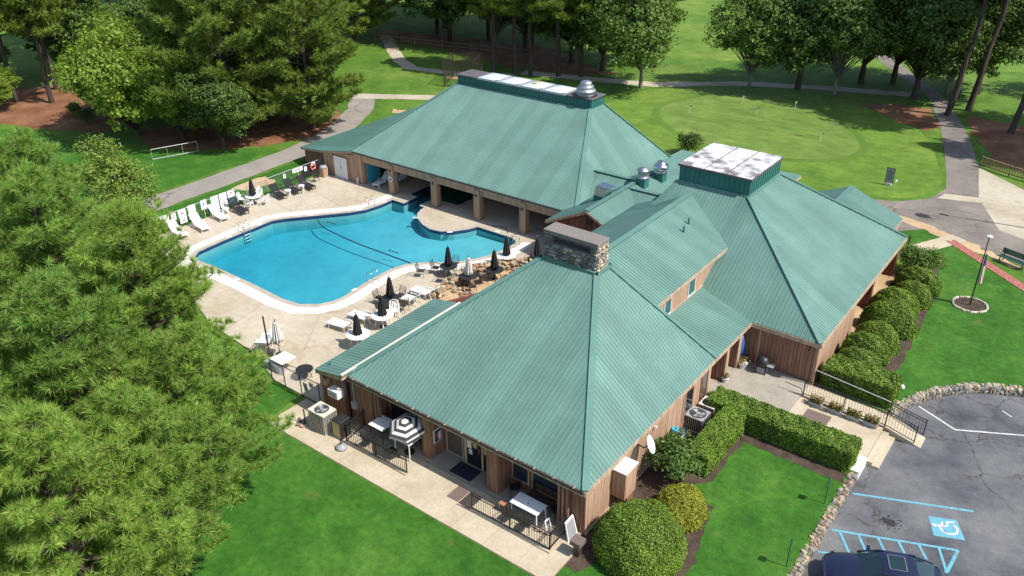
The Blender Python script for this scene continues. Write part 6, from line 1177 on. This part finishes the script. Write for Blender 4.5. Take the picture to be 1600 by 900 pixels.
make_car('dark navy sedan with sunroof parked nose to the stone wall', (-2.62, 27.5, PK), math.radians(23.5))
# ------------------------------------------------------------------ flagpole lawn and beyond
fp = thing('flagpole', 'thin dark flagpole with pale finial in the ringed bed', 'flagpole', (-4.68, 53.3, 0)); MB().tube([(-4.68, 53.3, 0), (-4.68, 53.3, 4.7)], [.045, .03], 8).build('pole', 'black_metal', fp); MB().lathe([(.02, 0), (.2, .03), (.16, .07), (.02, .1)], 14, (-4.68, 53.3, 4.7)).build('finial', 'white_plastic', fp, True)
fg = thing('flag', 'limp red white and blue flag on the thin pole', 'flag', (-4.55, 53.3, 1.8)); nx, nz = 13, 10
def fpt(i, j): u = i/nx; z = 3.75-2.0*(j/nz)-.15*u; r_ = .02+.26*u*(.35+.65*j/nz); a = 7*u+.6*j/nz; return (-4.62+r_*(.6+.4*math.cos(a)), 53.3+.12*math.sin(a)*(.4+u), z)
for mat_, sel, nm in (('sign_red', lambda i, j: not (i < 13 and j < 4) and i % 2 == 0, 'red_stripe'), ('white_fabric', lambda i, j: not (j < 4) and i % 2 == 1, 'white_stripe'), ('flag_blue', lambda i, j: j < 4, 'canton')):
    if mat_ == 'flag_blue': simple('flag_blue', (.02, .03, .16), .8)
    for grp in ([range(nx)] if nm == 'canton' else [[i] for i in range(nx)]):
        fs = [(i, j) for i in grp for j in range(nz) if sel(i, j)]
        if not fs: continue
        fs = [q for q in fs if q[1] >= 4] if nm == 'red_stripe' else fs
        m = MB(); i0 = min(i for i, j in fs); i1 = max(i for i, j in fs)+1; j0 = min(j for i, j in fs); j1 = max(j for i, j in fs)+1; w_ = j1-j0+1; m.v = [fpt(i, j) for i in range(i0, i1+1) for j in range(j0, j1+1)]; m.f = [((i-i0)*w_+j-j0, (i-i0+1)*w_+j-j0, (i-i0+1)*w_+j-j0+1, (i-i0)*w_+j-j0+1) for i, j in fs]; m.build(nm, mat_, fg)
fb = thing('stone_ring', 'ring of pale stones round the flagpole bed', 'stone edging', (-4.68, 53.3, 0))
for k in range(34): a = k*2*math.pi/34; stone_obj(fb, ['chalk', 'stone2'], (-4.68+.98*math.cos(a), 53.3+.98*math.sin(a), .05), (.2, .15, .16), a+1.57, .1)
struct(sheet('flagpole_bed', 'mulch', [(-4.68+.95*math.cos(k*.2618), 53.3+.95*math.sin(k*.2618)) for k in range(24)], .014))
bh = thing('park_bench', 'dark green slatted bench on bare soil beside the road', 'bench', (-3.6, 60.9, 0), 0); bdv = Vector((1.5, -.55)).normalized(); bang = math.atan2(bdv.y, bdv.x)
def bpart(name, mat, x0, x1, y0, y1, z0, z1):
    o = MB().box(x0, x1, y0, y1, z0, z1).build(name, mat, None); o.parent = bh; o.rotation_euler = (0, 0, bang); return o
for k in range(4): bpart('seat_slat', 'bench_green', -.95, .95, -.28+k*.13, -.17+k*.13, .43, .46)
for k in range(4): bpart('back_slat', 'bench_green', -.95, .95, .28, .31, .55+k*.1, .63+k*.1)
for x in (-.8, .75): bpart('leg', 'black_metal', x, x+.06, -.25, -.19, 0, .43); bpart('leg', 'black_metal', x, x+.06, .24, .3, 0, .95)
ls = thing('path_light', 'short dark post light at the side path by the pro shop', 'post light', (-9.95, 59.3, 0)); MB().tube([(-9.95, 59.3, 0), (-9.95, 59.3, 1.05)], .05, 6).build('post', 'black_metal', ls); box('foot', 'black_metal', ls, -10.15, -9.75, 59.15, 59.45, 0, .1)
sb = thing('notice_board', 'narrow upright notice board standing on the grass by the green', 'sign', (-14.6, 71.3, 0)); box('panel', 'grey_metal', sb, -14.9, -14.3, 71.27, 71.33, .25, 1.45); box('frame', 'black_metal', sb, -14.94, -14.26, 71.29, 71.36, .2, 1.5); box('base', 'chalk', sb, -14.85, -14.35, 71.15, 71.45, 0, .22)
for k in range(9): box('print', 'sign_dark', sb, -14.82, -14.4, 71.262, 71.269, .4+k*.11, .43+k*.11)
gf = proto('putting_flag', '', 'golf flag'); MB().tube([(0, 0, 0), (0, 0, .95)], .018, 5).build('stick', 'white_paint', gf); MB().add([(0, -.01, .93), (.2, .03, .88), (.2, .03, .74), (0, -.01, .7)], [(0, 1, 2, 3), (3, 2, 1, 0)]).build('pennant', 'white_fabric', gf); MB().lathe([(.055, 0), (.055, .004)], 10).build('cup', 'black_metal', gf); gf['group'] = 'putting green flags'
spread(gf, [('small flag farthest left on the putting green', -37.4, 80.3, .012, .2, 1), ('small flag near the far edge of the putting green', -34.2, 86.7, .012, .9, 1), ('small flag in the middle of the putting green', -31.3, 83.6, .012, .4, 1), ('small flag right of the middle on the putting green', -28.8, 87.9, .012, 1.2, 1), ('small flag nearest on the right of the putting green', -23.0, 79.0, .012, .1, 1), ('small flag beside the narrow notice board', -13.9, 70.4, .006, .6, 1)])
wf = thing('wood_fence', 'brown wooden picket railing at the right beyond the concrete pad', 'fence', (-7, 79.3, 0)); wp = [(-9.3, 80.6), (-6.9, 79.4), (-3.0, 78.2), (3, 76.2)]; pkm = MB().box(-.04, .04, -.015, .015, .15, .85).mesh('picket'); pkm.materials.append(MATS['fence_wood'])
for a, b in zip(wp[:-1], wp[1:]):
    a = Vector(a); b = Vector(b); L = (b-a).length; MB().beam((*a, .92), (*b, .92), .12, .05).beam((*a, .2), (*b, .2), .05, .09).build('rail', 'fence_wood', wf); n = int(L/.22)
    MB().beam((*a, 0), (*a, 1.0), .1, .1, (1, 0, 0)).build('post', 'fence_wood', wf)
    for k in range(n): p = a.lerp(b, k/n); o = bpy.data.objects.new('picket', pkm); C.objects.link(o); o.parent = wf; o.location = (p.x+7, p.y-79.3, 0); o.rotation_euler = (0, 0, math.atan2((b-a).y, (b-a).x))
cg = thing('batting_cage', 'netted practice cage of thin dark poles behind the pavilion', 'cage', (-64.5, 76, 0))
for x, y in ((-65.6, 73.2), (-62.6, 75.0), (-67.6, 77.2), (-64.6, 79.2)): MB().tube([(x, y, 0), (x, y, 3.1)], .05, 6).build('post', 'brown_metal', cg)
q_ = [(-65.6, 73.2), (-62.6, 75.0), (-64.6, 79.2), (-67.6, 77.2)]; nm = MB()
for k in range(4):
    a = Vector((*q_[k], 0)); b = Vector((*q_[(k+1) % 4], 0)); nm.beam(a+Vector((0, 0, 3.05)), b+Vector((0, 0, 3.05)), .05, .05)
    for j in range(1, 18): p = a.lerp(b, j/18); nm.beam(p, p+Vector((0, 0, 3.05)), .018, .018, (1, 0, 0))
    for j in range(1, 13): z = Vector((0, 0, j*.25)); nm.beam(a+z, b+z, .018, .018)
for j in range(1, 14): nm.beam(Vector((*q_[0], 3.05)).lerp(Vector((*q_[3], 3.05)), j/14), Vector((*q_[1], 3.05)).lerp(Vector((*q_[2], 3.05)), j/14), .018, .018)
stuff(nm.build('net', 'brown_metal', cg))
rk = thing('pipe_frame', 'long white pipe rail frame in the shade under the broad pine', 'rail frame', (-70, 40, 0))
for k in range(4): p = Vector((-70.6, 38.3)).lerp(Vector((-69.2, 42.2)), k/3); MB().tube([(p.x, p.y, 0), (p.x, p.y, 1.0)], .022, 6).build('post', 'galvanised', rk)
MB().tube([(-70.6, 38.3, 1.0), (-69.2, 42.2, 1.0)], .022, 6).build('top_rail', 'galvanised', rk); MB().tube([(-70.6, 38.3, .08), (-69.2, 42.2, .08)], .02, 6).build('bottom_rail', 'galvanised', rk)  # white pipe given a grey colour: the shade over it is painted in
lp = thing('lamp_post', 'pale leaning pole standing on the lawn at the left', 'pole', (-77.4, 30.6, 0)); MB().tube([(-77.4, 30.6, 0), (-77.9, 30.4, 2.6)], .05, 6).build('pole', 'white_paint', lp); box('lamp_head', 'white_paint', lp, -78.2, -77.7, 30.3, 30.5, 2.6, 2.72)
sl = thing('street_light', 'tall street light standing just outside the right edge', 'street light', (.9, 69.2, 0)); MB().tube([(.9, 69.2, 0), (.9, 69.2, 11.8)], [.12, .07], 8).build('pole', 'brown_metal', sl); MB().beam((.9, 69.2, 11.7), (-.4, 69.0, 11.8), .07, .07).build('arm', 'brown_metal', sl); box('lamp_head', 'grey_metal', sl, -.9, -.3, 68.85, 69.15, 11.75, 11.88)
rf_ = thing('rail_fence', 'low dark rail fence in the shade of the far wood', 'fence', (-80, 88, 0)); 
for k in range(12): p = Vector((-90, 86)).lerp(Vector((-66, 91)), k/11); MB().tube([(p.x, p.y, 0), (p.x, p.y, 1.1)], .06, 5).build('post', 'fence_wood', rf_)
for z in (.45, .95): MB().beam((-90, 86, z), (-66, 91, z), .06, .1).build('rail', 'fence_wood', rf_)
